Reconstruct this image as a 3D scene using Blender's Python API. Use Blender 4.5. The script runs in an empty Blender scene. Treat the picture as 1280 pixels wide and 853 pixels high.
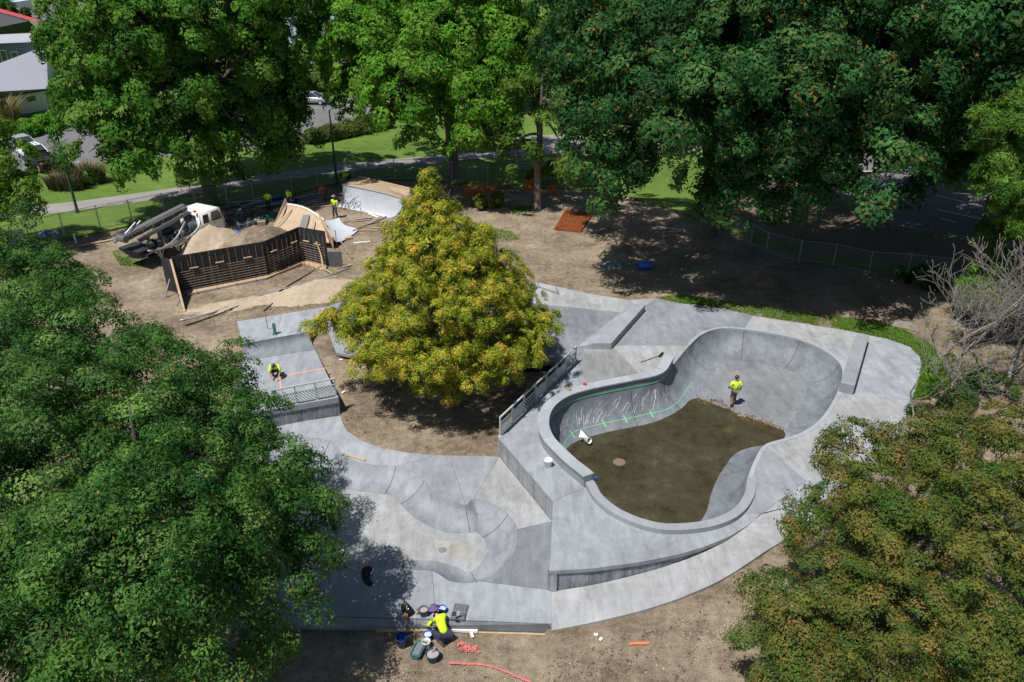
import bpy, bmesh, math, random
import numpy as np
from mathutils import Vector, Matrix, noise as mnoise
from mathutils.geometry import tessellate_polygon
C = bpy.context.scene.collection
R = math.radians
random.seed(7)
# ------------------------------------------------------------------ camera
FPX, PITCH, H = 990.0, R(27.5), 20.0
cam = bpy.data.cameras.new('camera'); cam_o = bpy.data.objects.new('camera', cam); C.objects.link(cam_o)
cam.sensor_width = 36; cam.lens = FPX/1280*36; cam.clip_start = .5; cam.clip_end = 4000
cam_o.location = (0, 0, H); cam_o.rotation_euler = (R(90)-PITCH, 0, 0)
bpy.context.scene.camera = cam_o
# ------------------------------------------------------------------ light
SUN_EL = R(64.5); SDX, SDY = .7, .714            # shadows fall to the right and away
w = bpy.data.worlds.new('World'); bpy.context.scene.world = w; w.use_nodes = True
nt = w.node_tree; bg = nt.nodes['Background']; sk = nt.nodes.new('ShaderNodeTexSky')
sk.sky_type = 'NISHITA'; sk.sun_disc = False; sk.sun_elevation = SUN_EL
sk.sun_rotation = math.atan2(-SDX, -SDY); bg.inputs[1].default_value = .055
nt.links.new(sk.outputs[0], bg.inputs[0])
sun = bpy.data.lights.new('sun', 'SUN'); sun.energy = 4.6; sun.angle = R(.53); sun.color = (1, .955, .89)
sun_o = bpy.data.objects.new('sun', sun); C.objects.link(sun_o)
sd = Vector((SDX*math.cos(SUN_EL), SDY*math.cos(SUN_EL), -math.sin(SUN_EL)))
sun_o.rotation_euler = sd.to_track_quat('-Z', 'Y').to_euler(); sun_o.location = (-20, -20, 60)
vs = bpy.context.scene.view_settings
vs.view_transform = 'Standard'; vs.look = 'None'; vs.exposure = .32; vs.gamma = 1
# ------------------------------------------------------------------ measuring helpers
def _ray(px, py):
    u = (px-640)/FPX; v = (py-426.5)/FPX
    return (u, math.cos(PITCH)-v*math.sin(PITCH), -math.sin(PITCH)-v*math.cos(PITCH))
def G(px, py, z=0):
    d = _ray(px, py); t = (z-H)/d[2]; return Vector((d[0]*t, d[1]*t, z))
def Zat(px, py, Y):
    d = _ray(px, py); t = Y/d[1]; return Vector((d[0]*t, Y, H+d[2]*t))
def sst(a, b, x):
    t = np.clip((x-a)/(b-a), 0, 1); return t*t*(3-2*t)
# ------------------------------------------------------------------ materials
def _nt(name):
    m = bpy.data.materials.new(name); m.use_nodes = True
    return m, m.node_tree, m.node_tree.nodes, m.node_tree.links, m.node_tree.nodes['Principled BSDF']
def flat(name, col, rough=.6, metal=0, var=.12, scale=14, spec=.4):
    m, t, n, l, p = _nt(name)
    geo = n.new('ShaderNodeTexCoord'); no = n.new('ShaderNodeTexNoise'); no.inputs['Scale'].default_value = scale; no.inputs['Detail'].default_value = 5
    mx = n.new('ShaderNodeMix'); mx.data_type = 'RGBA'
    mx.inputs[6].default_value = (*[c*(1-var) for c in col], 1); mx.inputs[7].default_value = (*[min(1, c*(1+var)) for c in col], 1)
    l.new(geo.outputs['Object'], no.inputs['Vector']); l.new(no.outputs[0], mx.inputs[0]); l.new(mx.outputs[2], p.inputs['Base Color'])
    p.inputs['Roughness'].default_value = rough; p.inputs['Metallic'].default_value = metal; p.inputs['Specular IOR Level'].default_value = spec
    return m
def ramp(n, pos_cols):
    r = n.new('ShaderNodeValToRGB'); e = r.color_ramp.elements
    while len(e) < len(pos_cols): e.new(.5)
    for i, (ps, c) in enumerate(pos_cols): e[i].position = ps; e[i].color = (*c, 1)
    return r
def earthy(name, cols, s1=.35, s2=4, s3=30, bump=.5, rough=.95, bdist=.05, stretch=(1, 1, 1)):
    """three scales of noise over world position blended through a ramp"""
    m, t, n, l, p = _nt(name)
    g = n.new('ShaderNodeNewGeometry'); mp = n.new('ShaderNodeMapping'); mp.inputs['Scale'].default_value = stretch
    l.new(g.outputs['Position'], mp.inputs[0])
    ns = []
    for s, d in ((s1, 6), (s2, 6), (s3, 3)):
        q = n.new('ShaderNodeTexNoise'); q.inputs['Scale'].default_value = s; q.inputs['Detail'].default_value = d; q.inputs['Roughness'].default_value = .62
        l.new(mp.outputs[0], q.inputs['Vector']); ns.append(q)
    def math_(op, a, b):
        k = n.new('ShaderNodeMath'); k.operation = op
        for i, x in enumerate((a, b)):
            if isinstance(x, (int, float)): k.inputs[i].default_value = x
            else: l.new(x, k.inputs[i])
        return k.outputs[0]
    s = math_('ADD', math_('MULTIPLY', ns[0].outputs[0], .45), math_('ADD', math_('MULTIPLY', ns[1].outputs[0], .35), math_('MULTIPLY', ns[2].outputs[0], .2)))
    r = ramp(n, cols); l.new(s, r.inputs[0]); l.new(r.outputs[0], p.inputs['Base Color'])
    p.inputs['Roughness'].default_value = rough; p.inputs['Specular IOR Level'].default_value = .25
    b = n.new('ShaderNodeBump'); b.inputs['Strength'].default_value = bump; b.inputs['Distance'].default_value = bdist
    l.new(math_('ADD', ns[1].outputs[0], ns[2].outputs[0]), b.inputs['Height']); l.new(b.outputs[0], p.inputs['Normal'])
    return m
def sc(c, k): return tuple(min(1, x*k) for x in c)
def concrete(name, k=1.0, streak=(1, 1, 1), tint=(1, 1, 1), contrast=1.0):
    """cured concrete: cloudy patches, trowel swirls, small stains"""
    b = (.243*k*tint[0], .264*k*tint[1], .293*k*tint[2])
    m, t, n, l, p = _nt(name)
    g = n.new('ShaderNodeNewGeometry'); mp = n.new('ShaderNodeMapping'); mp.inputs['Scale'].default_value = streak
    l.new(g.outputs['Position'], mp.inputs[0])
    def nz(s, d, dist=0, rough=.6):
        q = n.new('ShaderNodeTexNoise'); q.inputs['Scale'].default_value = s; q.inputs['Detail'].default_value = d
        q.inputs['Distortion'].default_value = dist; q.inputs['Roughness'].default_value = rough; l.new(mp.outputs[0], q.inputs['Vector']); return q
    a, c, f, st = nz(.3, 8, .5, .62), nz(1.1, 9, .8, .7), nz(22, 4), nz(.7, 5, .5, .65)
    mp2 = n.new('ShaderNodeMapping'); mp2.inputs['Scale'].default_value = (1, .22, 1); mp2.inputs['Rotation'].default_value = (0, 0, .5+k*3); l.new(g.outputs['Position'], mp2.inputs[0])
    br = nz(2.6, 7, .4, .7); l.new(mp2.outputs[0], br.inputs['Vector'])
    c2 = contrast*.85
    r1 = ramp(n, [(.28, sc(b, 1-.27*c2)), (.5, b), (.74, sc(b, 1+.24*c2))]); l.new(a.outputs[0], r1.inputs[0])
    r2 = ramp(n, [(.3, (1-.24*c2,)*3), (.52, (1, 1, 1)), (.75, (1+.16*c2,)*3)]); l.new(c.outputs[0], r2.inputs[0])
    r3 = ramp(n, [(.3, (.9, .9, .9)), (.7, (1.06, 1.06, 1.06))]); l.new(f.outputs[0], r3.inputs[0])
    r4 = ramp(n, [(.62, (1, 1, 1)), (.72, (.8, .81, .82)), (.9, (.7, .71, .72))]); l.new(st.outputs[0], r4.inputs[0])
    x = r1.outputs[0]
    r5 = ramp(n, [(.34, (1-.2*c2,)*3), (.5, (1, 1, 1)), (.68, (1+.2*c2,)*3)]); l.new(br.outputs[0], r5.inputs[0])
    for q in (r2, r3, r4, r5):
        mx = n.new('ShaderNodeMix'); mx.data_type = 'RGBA'; mx.blend_type = 'MULTIPLY'; mx.inputs[0].default_value = 1
        l.new(x, mx.inputs[6]); l.new(q.outputs[0], mx.inputs[7]); x = mx.outputs[2]
    l.new(x, p.inputs['Base Color']); p.inputs['Roughness'].default_value = .62; p.inputs['Specular IOR Level'].default_value = .35
    bp = n.new('ShaderNodeBump'); bp.inputs['Strength'].default_value = .12; bp.inputs['Distance'].default_value = .02
    l.new(f.outputs[0], bp.inputs['Height']); l.new(bp.outputs[0], p.inputs['Normal'])
    return m
def leafmat(name, trans=.32, rough=.65, spec=.12):
    m, t, n, l, p = _nt(name)
    a = n.new('ShaderNodeAttribute'); a.attribute_name = 'leaf_col'
    l.new(a.outputs[0], p.inputs['Base Color']); p.inputs['Roughness'].default_value = rough; p.inputs['Specular IOR Level'].default_value = spec
    tr = n.new('ShaderNodeBsdfTranslucent'); mx = n.new('ShaderNodeMixShader'); mx.inputs[0].default_value = trans
    hs = n.new('ShaderNodeHueSaturation'); hs.inputs['Value'].default_value = 1.3; l.new(a.outputs[0], hs.inputs['Color']); l.new(hs.outputs[0], tr.inputs[0])
    l.new(p.outputs[0], mx.inputs[1]); l.new(tr.outputs[0], mx.inputs[2]); l.new(mx.outputs[0], n['Material Output'].inputs[0])
    return m
M = dict(
    dirt=earthy('dirt', [(.33, (.11, .087, .06)), (.44, (.2, .158, .112)), (.51, (.3, .24, .173)), (.58, (.39, .32, .236)), (.68, (.5, .425, .325))], .38, 3.1, 24, 1, bdist=.1),
    sand=earthy('sand', [(.3, (.3, .24, .175)), (.45, (.4, .325, .24)), (.56, (.47, .39, .295)), (.7, (.56, .475, .37))], .7, 3.4, 20, .8, bdist=.07),
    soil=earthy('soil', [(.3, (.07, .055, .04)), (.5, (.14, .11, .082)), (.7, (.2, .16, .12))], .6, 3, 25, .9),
    lawn=earthy('lawn', [(.32, (.05, .1, .016)), (.5, (.1, .175, .028)), (.68, (.17, .235, .055))], .09, .9, 26, .8, bdist=.06),
    asphalt=earthy('asphalt', [(.3, (.1, .1, .105)), (.5, (.145, .145, .15)), (.7, (.19, .188, .19))], .2, 1.5, 40, .2),
    pave=earthy('path_asphalt', [(.3, (.19, .18, .175)), (.5, (.25, .237, .23)), (.7, (.3, .285, .275))], .3, 2, 40, .2),
    bark=earthy('bark', [(.3, (.075, .066, .054)), (.5, (.16, .145, .12)), (.7, (.3, .28, .235))], 2, 6, 25, .9, stretch=(1, 1, .25)),
    deadbark=earthy('dead_bark', [(.3, (.12, .108, .098)), (.5, (.24, .222, .2)), (.7, (.4, .38, .35))], 3, 9, 30, .6),
    ply=earthy('form_ply', [(.3, (.012, .013, .015)), (.5, (.03, .032, .037)), (.7, (.085, .09, .1))], 1.2, 5, 30, .3, .55, stretch=(3, 3, .5)),
    rustbar=earthy('rusted_bar', [(.3, (.14, .1, .08)), (.5, (.26, .205, .17)), (.7, (.38, .32, .27))], 2, 9, 30, .3, .8),
    rust=earthy('rust_mesh', [(.3, (.15, .042, .014)), (.5, (.3, .09, .03)), (.7, (.42, .15, .06))], 1.5, 6, 30, .4, .85),
    timber=earthy('timber', [(.3, (.3, .2, .12)), (.5, (.46, .34, .22)), (.7, (.6, .48, .34))], 2, 8, 30, .3, .8, stretch=(1, 4, 4)),
    oldply=earthy('brown_ply', [(.3, (.25, .18, .12)), (.5, (.36, .275, .19)), (.7, (.45, .36, .27))], .8, 4, 30, .3, .8),
    water=None,
    galv=flat('galvanised_steel', (.42, .44, .45), .45, .6), railp=flat('rail_paint', (.42, .46, .465), .45, .1), steel=flat('dull_steel', (.2, .21, .22), .42, .6, .3),
    darksteel=flat('dark_machinery', (.055, .06, .065), .5, .4, .35, 6), white=flat('white_paint', (.72, .73, .74), .35), whitepl=flat('white_plastic', (.8, .8, .78), .4),
    tyre=flat('rubber', (.025, .025, .027), .8), glass=flat('dark_glass', (.03, .045, .055), .06, 0, .1, 3, .8), green=flat('green_pole', (.012, .075, .045), .4),
    blue=flat('blue_plastic', (.03, .13, .5), .38), navy=flat('navy_plastic', (.012, .04, .2), .35), black=flat('black_fabric', (.012, .012, .014), .8),
    grey=flat('grey_plastic', (.13, .14, .18), .5), teal=flat('teal_plastic', (.05, .16, .15), .4), orange=flat('orange_net', (.75, .13, .02), .7),
    hv=flat('hi_vis_yellow', (.62, .95, .03), .7, 0, .08), hvo=flat('hi_vis_orange', (.95, .13, .02), .7, 0, .08), skin=flat('skin', (.48, .28, .19), .5),
    navycloth=flat('navy_cloth', (.022, .032, .06), .85), khaki=flat('khaki_cloth', (.16, .13, .095), .85), dkcloth=flat('dark_cloth', (.03, .032, .036), .85),
    boot=flat('boot_leather', (.05, .04, .03), .7), hair=flat('brown_hair', (.07, .04, .02), .6), purple=flat('purple_felt', (.12, .08, .22), .8), greyhat=flat('grey_felt', (.2, .2, .2), .8),
    gsp=flat('green_spray', (.16, .62, .26), .7, 0, .35, 5), wsp=flat('pale_splash', (.72, .74, .76), .7), psp=flat('pink_spray', (.5, .15, .14), .85, 0, .35, 5), osp=flat('orange_spray', (.9, .2, .06), .7),
    osp2=flat('faint_orange_spray', (.72, .33, .24), .7), tan=flat('tan_leather', (.42, .24, .08), .7), red=flat('red_paint', (.5, .06, .05), .5), tarp=flat('grey_tarp', (.16, .22, .2), .5, 0, .3),
    silver=flat('silver_paint', (.5, .53, .56), .3, .5), bluew=flat('pale_blue_wall', (.42, .55, .72), .6), tealw=flat('slate_wall', (.1, .15, .17), .7), palew=flat('pale_wall', (.62, .63, .58), .7),
    roof1=flat('pale_roof', (.34, .35, .41), .55), roof2=flat('charcoal_roof', (.06, .06, .062), .6), redroof=flat('red_roof', (.55, .06, .075), .5), yellow=flat('yellow_paint', (.8, .5, .04), .5),
    blackpaint=flat('black_paint', (.012, .013, .015), .25, .2), linep=flat('line_paint', (.6, .62, .62), .6), amber=flat('amber_lens', (.8, .18, .02), .3), redl=flat('red_lens', (.5, .02, .02), .3), lens=flat('clear_lens', (.7, .72, .72), .15),
    cap=concrete('pale_coping', 1.3, contrast=.5), joint=flat('joint_gap', (.05, .05, .055), .9),
    cwall=concrete('stained_wall', .85, (7, 7, .3), contrast=2.2), cpale=concrete('board_wall', 1.12, (8, 8, .2), (1.03, 1, .96), 1.5),
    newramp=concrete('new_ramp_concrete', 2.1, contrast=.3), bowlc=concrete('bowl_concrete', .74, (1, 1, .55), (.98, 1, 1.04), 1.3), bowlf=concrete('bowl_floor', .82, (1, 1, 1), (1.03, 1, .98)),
)
def water_mat():
    m = earthy('muddy_water', [(.34, (.02, .018, .009)), (.45, (.044, .04, .023)), (.55, (.062, .056, .034)), (.66, (.1, .092, .06))], .42, 1.6, 9, .06, .3)
    p = m.node_tree.nodes['Principled BSDF']; p.inputs['Roughness'].default_value = .07; p.inputs['Specular IOR Level'].default_value = .5; return m
M['water'] = water_mat()
CONC = {}
def conc(k, warm=0):
    key = (round(k, 2), warm)
    if key not in CONC: CONC[key] = concrete('concrete_slab', k, (1, 1, 1), (1+.05*warm, 1, 1-.06*warm))
    return CONC[key]
LEAF = leafmat('leaf'); LEAFS = leafmat('soft_leaf', .16, .7, .1); LEAFG = leafmat('glossy_leaf', .32, .6, .14)
# ------------------------------------------------------------------ mesh helpers
class MB:
    def __init__(s): s.v = []; s.f = []
    def add(s, vs, fs):
        b = len(s.v); s.v += [tuple(x) for x in vs]; s.f += [tuple(b+i for i in f) for f in fs]; return s
    def box(s, c, d, rot=None):
        x, y, z = d[0]/2, d[1]/2, d[2]/2
        vs = [Vector((a*x, b*y, e*z)) for a in (-1, 1) for b in (-1, 1) for e in (-1, 1)]
        if rot is not None: vs = [rot @ v for v in vs]
        return s.add([Vector(c)+v for v in vs], [(0, 1, 3, 2), (4, 6, 7, 5), (0, 4, 5, 1), (2, 3, 7, 6), (0, 2, 6, 4), (1, 5, 7, 3)])
    def bar(s, a, b, w, h=None, up=(0, 0, 1)):
        a, b = Vector(a), Vector(b); h = h or w; d = (b-a).normalized(); u = Vector(up)
        if abs(d.dot(u)) > .97: u = Vector((0, 1, 0))
        x = d.cross(u).normalized(); u = x.cross(d); o = [x*w/2*i+u*h/2*j for i, j in ((-1, -1), (1, -1), (1, 1), (-1, 1))]
        return s.add([a+q for q in o]+[b+q for q in o], [(0, 1, 5, 4), (1, 2, 6, 5), (2, 3, 7, 6), (3, 0, 4, 7), (3, 2, 1, 0), (4, 5, 6, 7)])
    def tube(s, pts, r, n=6, caps=True):
        pts = [Vector(p) for p in pts]; k = len(pts); rs = r if isinstance(r, (list, tuple)) else [r]*k; b = len(s.v); ref = None
        for i, p in enumerate(pts):
            d = (pts[min(i+1, k-1)]-pts[max(i-1, 0)]).normalized()
            if ref is None: ref = d.orthogonal().normalized()
            ref = (ref-d*ref.dot(d)).normalized(); y = d.cross(ref)
            for j in range(n):
                a = 2*math.pi*j/n; s.v.append(tuple(p+(ref*math.cos(a)+y*math.sin(a))*rs[i]))
        for i in range(k-1):
            for j in range(n): s.f.append((b+i*n+j, b+i*n+(j+1) % n, b+(i+1)*n+(j+1) % n, b+(i+1)*n+j))
        if caps: s.f.append(tuple(b+j for j in range(n))[::-1]); s.f.append(tuple(b+(k-1)*n+j for j in range(n)))
        return s
    def lathe(s, prof, n=16, c=(0, 0, 0), rot=None):
        b = len(s.v); c = Vector(c)
        for r, z in prof:
            for j in range(n):
                a = 2*math.pi*j/n; q = Vector((r*math.cos(a), r*math.sin(a), z))
                s.v.append(tuple(c+(rot @ q if rot is not None else q)))
        for i in range(len(prof)-1):
            for j in range(n): s.f.append((b+i*n+j, b+i*n+(j+1) % n, b+(i+1)*n+(j+1) % n, b+(i+1)*n+j))
        return s
    def prism(s, poly, z0, z1):
        """poly: list of (x,y); z0/z1 numbers or functions of the point"""
        n = len(poly); g = lambda z, p: z(p[0], p[1]) if callable(z) else z
        top = [(p[0], p[1], g(z1, p)) for p in poly]; bot = [(p[0], p[1], g(z0, p)) for p in poly]
        tri = tessellate_polygon([[Vector((p[0], p[1], 0)) for p in poly]])
        fs = []
        for t in tri:
            a, b_, c = t
            ar = (poly[b_][0]-poly[a][0])*(poly[c][1]-poly[a][1])-(poly[b_][1]-poly[a][1])*(poly[c][0]-poly[a][0])
            t = t if ar > 0 else t[::-1]; fs.append(tuple(t)); fs.append(tuple(n+i for i in t[::-1]))
        area = sum(poly[i][0]*poly[(i+1) % n][1]-poly[(i+1) % n][0]*poly[i][1] for i in range(n))
        for i in range(n):
            j = (i+1) % n; q = (i, n+i, n+j, j); fs.append(q if area > 0 else q[::-1])
        return s.add(top+bot, fs)
    def mesh(s, name, mat, smooth=False):
        me = bpy.data.meshes.new(name); me.from_pydata(s.v, [], s.f); me.materials.append(mat)
        if smooth: me.polygons.foreach_set('use_smooth', [True]*len(me.polygons))
        me.update(); return me
    def build(s, name, mat, parent=None, smooth=False, loc=None):
        return link(name, s.mesh(name, mat, smooth), parent, loc)
def link(name, me, parent=None, loc=None):
    o = bpy.data.objects.new(name, me); C.objects.link(o)
    if parent is not None: o.parent = parent
    if loc is not None: o.location = loc
    return o
def tag(o, label=None, cat=None, group=None, kind=None):
    for k, v in (('label', label), ('category', cat), ('group', group), ('kind', kind)):
        if v: o[k] = v
    return o
def thing(name, label, cat, loc=(0, 0, 0), rz=0, group=None):
    o = bpy.data.objects.new(name, None); C.objects.link(o); o.location = loc; o.rotation_euler = (0, 0, rz); o.empty_display_size = .2
    return tag(o, label, cat, group)
def bevel(o, wd=.02, seg=2):
    bm = bmesh.new(); bm.from_mesh(o.data); bmesh.ops.remove_doubles(bm, verts=bm.verts, dist=1e-5)
    bmesh.ops.bevel(bm, geom=bm.edges[:], offset=wd, segments=seg, affect='EDGES', clamp_overlap=True); bm.to_mesh(o.data); bm.free(); return o
def copy_tree(o, parent=None):
    c = o.copy(); C.objects.link(c); c.parent = parent
    for ch in list(o.children): copy_tree(ch, c)
    return c
def crom(pts, n=8, closed=True):
    pts = [Vector(p) for p in pts]; k = len(pts); out = []
    for i in range(k if closed else k-1):
        g = lambda j: pts[j % k] if closed else pts[max(0, min(k-1, j))]
        a, b, c, d = g(i-1), g(i), g(i+1), g(i+2)
        for q in range(n):
            t = q/n; out.append(.5*((2*b)+(c-a)*t+(2*a-5*b+4*c-d)*t*t+(3*b-3*c+d-a)*t**3))
    if not closed: out.append(pts[-1])
    return out
def inpoly(poly, X, Y):
    ins = np.zeros(X.shape, bool); n = len(poly)
    for i in range(n):
        x1, y1 = poly[i][0], poly[i][1]; x2, y2 = poly[(i+1) % n][0], poly[(i+1) % n][1]
        if y1 == y2: continue
        c = ((y1 > Y) != (y2 > Y)) & (X < (x2-x1)*(Y-y1)/(y2-y1)+x1); ins ^= c
    return ins
def np_mesh(name, V, F, mat, smooth=False, col=None):
    """V (n,3), F (m,k)"""
    me = bpy.data.meshes.new(name); k = F.shape[1]
    me.vertices.add(len(V)); me.vertices.foreach_set('co', V.astype(np.float32).ravel())
    me.loops.add(F.size); me.loops.foreach_set('vertex_index', F.astype(np.int32).ravel())
    me.polygons.add(len(F)); me.polygons.foreach_set('loop_start', np.arange(0, F.size, k, dtype=np.int32))
    if smooth: me.polygons.foreach_set('use_smooth', np.ones(len(F), bool))
    if col is not None:
        a = me.attributes.new('leaf_col', 'FLOAT_COLOR', 'FACE'); a.data.foreach_set('color', np.c_[col, np.ones(len(col))].astype(np.float32).ravel())
    me.materials.append(mat); me.update(); me.validate(); return me
# ------------------------------------------------------------------ the bowl and the pocket: traced rims (photo pixel, height of that point)
BOWL = [(741,592,.55),(720,575,.55),(704,560,.55),(691,546,.55),(685,530,.55),(688,514,.55),(698,502,.55),(716,492,.55),(745,484,.55),(790,475,.55),(815,470,.55),(831,463,.55),(842,447,.5),
        (862,432,0),(878,418,0),(900,411,0),(930,412,0),(965,417,0),(1000,425,0),(1030,438,0),(1050,455,0),(1053,472,0),(1045,495,0),(1028,522,0),(1005,540,0),(980,549,0),(956,557,0),(944,575,0),(936,595,.05),
        (932,615,.2),(918,635,.25),(895,647,.25),(865,653,.25),(830,654,.25),(800,647,.25),(773,635,.25),(752,618,.25)]
POCK = [(290,546),(380,547),(412,552),(430,568),(455,580),(495,583),(515,590),(530,602),(545,617),(565,626),(582,632),(592,624),(612,628),(635,643),(646,662),(643,690),(625,713),(600,727),(565,727),(540,714),(500,713),(430,713),(290,713)]
SUB = 8
bowl_rim = [Vector((p.x, p.y, 0)) for p in crom([Vector((*G(*q)[:2], 0)) for q in BOWL], SUB)]
pock_rim = [Vector((p.x, p.y, -1)) for p in crom([G(a, b, -1) for a, b in POCK], SUB)]
def rimpts(rim, i, j, n):
    a, b = i*SUB, j*SUB; L = len(rim)
    return [rim[k % L] for k in (range(a, b+1) if b >= a else range(a, b-1, -1))]
def ground_z(X, Y):
    X = np.asarray(X, float); Y = np.asarray(Y, float)
    sy = 1-sst(31.8, 39, Y); sx = np.clip((9.5-X)/8.2, 0, 1)
    z = -1.03*sy*sx
    z = z-.42*(1-sst(19.9, 20.3, Y))*(1-sst(1.0, 1.35, X))-.06*(1-sst(23, 24, Y))*sst(1.5, 3, X)
    return z
def gz(x, y): return float(ground_z(x, y))
# ------------------------------------------------------------------ the setting: ground
SITE_BACK = [(-400, 345), (-60, 330), (30, 312), (115, 294), (165, 283), (240, 270), (318, 257), (367, 244), (427, 228), (530, 226), (600, 236), (680, 236), (760, 240), (850, 266), (938, 303), (1041, 330), (1133, 344), (1280, 362), (1700, 420)]
sb = [G(*p) for p in SITE_BACK]
xs = np.arange(-62, 66.1, .33); ys = np.arange(3, 78.1, .33)
X, Y = np.meshgrid(xs, ys)
Zg = ground_z(X, Y)
rng = np.random.default_rng(3)
def vnoise(X, Y, s, seed=0):
    out = np.zeros(X.shape)
    r = np.random.default_rng(seed)
    for k in range(7):
        a = r.uniform(0, 6.28); f = s*r.uniform(.6, 1.7); out += np.sin((X*math.cos(a)+Y*math.sin(a))*f+r.uniform(0, 6.28))
    return out/7
amp = .03+.05*(Y > 36)*(Y < 62)
Zg = Zg+amp*(vnoise(X, Y, 1.3, 1)+.6*vnoise(X, Y, 3.1, 2))+rng.normal(0, .012, X.shape)
poly2 = lambda pts: [(p[0], p[1]) for p in pts]
hole = inpoly(poly2(bowl_rim), X, Y) | inpoly(poly2(pock_rim), X, Y)
h2 = hole.copy()
for _ in range(3):
    g2 = h2.copy(); g2[1:] |= h2[:-1]; g2[:-1] |= h2[1:]; g2[:, 1:] |= h2[:, :-1]; g2[:, :-1] |= h2[:, 1:]; h2 = g2
# concrete stands clear of the earth below it
deck_all = [G(*p) for p in [(622,546),(691,627),(687,714),(740,711),(800,703),(850,693),(880,684),(910,672),(950,645),(1010,655),(1110,570),(1140,505),(1152,462),(1150,446),(1138,434),(1110,424),(1060,414),(1000,404),(940,395),(905,386),(840,378),(820,373),(785,375),(740,368),(672,353),(460,369),(418,380),(400,386),(420,441),(500,456),(640,456),(719,452)]]
low_all = [G(*p, -1) for p in [(280,536),(375,527),(425,520),(433,538),(450,550),(475,560),(510,566),(545,569),(624,571),(690,652),(690,780),(280,768)]]
under = inpoly(poly2(deck_all), X, Y) | inpoly(poly2(low_all), X, Y)
er = under.copy()
for _ in range(1):
    g2 = er.copy(); g2[1:] &= er[:-1]; g2[:-1] &= er[1:]; g2[:, 1:] &= er[:, :-1]; g2[:, :-1] &= er[:, 1:]; er = g2
path_all = [G(*p) for p in [(690,712),(740,711),(800,703),(850,693),(880,684),(910,672),(952,643),(1060,615)]]+[G(*p) for p in [(1000,662,0),(945,697,-.06),(900,725,-.24),(850,748,-.47),(800,765,-.68),(740,779,-.88),(690,787,-1.02)]]
onpath = inpoly(poly2(path_all), X, Y)
Zg = np.where(onpath, np.minimum(Zg, -1.02*np.clip((9.3-X)/7.9, 0, 1)-.16), Zg)
Zg = np.where(under, np.minimum(Zg, Zg-.12), Zg); Zg = np.where(er, np.minimum(Zg, -1.25)-.1, Zg); Zg = np.where(h2 & er, -3.2, Zg)
ny, nx = X.shape; idx = np.arange(nx*ny).reshape(ny, nx)
F = np.stack([idx[:-1, :-1], idx[:-1, 1:], idx[1:, 1:], idx[1:, :-1]], -1).reshape(-1, 4)
dirt = link('dirt_ground', np_mesh('dirt_ground', np.stack([X.ravel(), Y.ravel(), Zg.ravel()], -1), F, M['dirt'], True)); tag(dirt, kind='structure')
base = MB().add([(-1500, -300, -3.6), (1500, -300, -3.6), (1500, 2500, -3.6), (-1500, 2500, -3.6)], [(0, 1, 2, 3)]).build('ground', M['soil']); tag(base, kind='structure')
def sheet(name, poly, z, mat, kind='structure', thick=.03):
    o = MB().prism(poly2(poly), z-thick, z).build(name, mat); return tag(o, kind=kind)
lawn_poly = [(-1400, sb[0].y)]+[(p.x, p.y) for p in sb]+[(1400, sb[-1].y), (1400, 2400), (-1400, 2400)]
sheet('lawn', lawn_poly, .11, M['lawn'], thick=.12)
pc = crom([G(*p) for p in [(-200, 292), (27, 267), (100, 259), (180, 248), (260, 236), (340, 223), (420, 213), (520, 203), (610, 195), (700, 190), (860, 190)]], 6, False)
def ribbon(pts, wd):
    L, Rr = [], []
    for i, p in enumerate(pts):
        d = (pts[min(i+1, len(pts)-1)]-pts[max(0, i-1)]); d.z = 0; d.normalize(); nrm = Vector((-d.y, d.x, 0)); L.append(p+nrm*wd/2); Rr.append(p-nrm*wd/2)
    return L+Rr[::-1]
sheet('footpath', ribbon(pc, 2.7), .135, M['pave'])
sheet('car_park', [G(*p) for p in [(-300, 262), (-60, 230), (40, 216), (112, 206), (330, 186), (440, 163), (478, 150), (450, 122), (380, 134), (300, 140), (110, 150), (60, 168), (-100, 190), (-300, 215)]], .13, M['asphalt'])
sheet('road', [G(*p) for p in [(45, 32), (80, 34), (120, 5), (120, -14), (62, -8), (50, 2), (35, 10), (26, 15)]], .13, M['asphalt'])
sheet('side_street', [G(*p) for p in [(372, 76), (440, 100), (470, 88), (440, 70)]], .13, M['asphalt'])
sheet('street_car_park', [G(*p) for p in [(985, 200), (1020, 232), (1110, 283), (1290, 318), (1700, 350), (1700, 200), (1150, 150), (980, 170)]], .13, M['asphalt'])
sheet('path_to_street', [G(*p) for p in [(600, 178), (700, 190), (860, 190), (990, 200), (985, 180), (860, 175), (690, 170)]], .128, M['pave'])
for i, (a, b) in enumerate([((1168, 244), (1204, 252)), ((1172, 262), (1242, 277)), ((1176, 273), (1196, 278)), ((1255, 262), (1300, 266)), ((1235, 292), (1290, 298)), ((1060, 214), (1090, 214))]):
    p, q = G(*a, .14), G(*b, .14); o = MB().prism(poly2(ribbon([p, q], .14)), .13, .1345).build('painted_line', M['linep']); tag(o, 'white bay line on the shaded asphalt, '+('the farthest short one by the dark leaves', 'the long one nearest the fence', 'the short one just below the long line', 'the one beside the lime pine top', 'the nearest one below the lime pine top', 'the one beside the dark blue car')[i], 'parking line', 'painted bay lines under the trees')
p, q = G(452, 156), G(424, 164)
for a, b in (((424, 158), (446, 166)), ((60, 208), (100, 204))):
    o = MB().prism(poly2(ribbon([G(*a), G(*b)], .15)), .13, .1345).build('painted_line', M['linep'])
    tag(o, 'white bay line near the hedge beyond the lawn' if a[0] > 200 else 'white bay line beside the black pickup', 'parking line')
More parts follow.
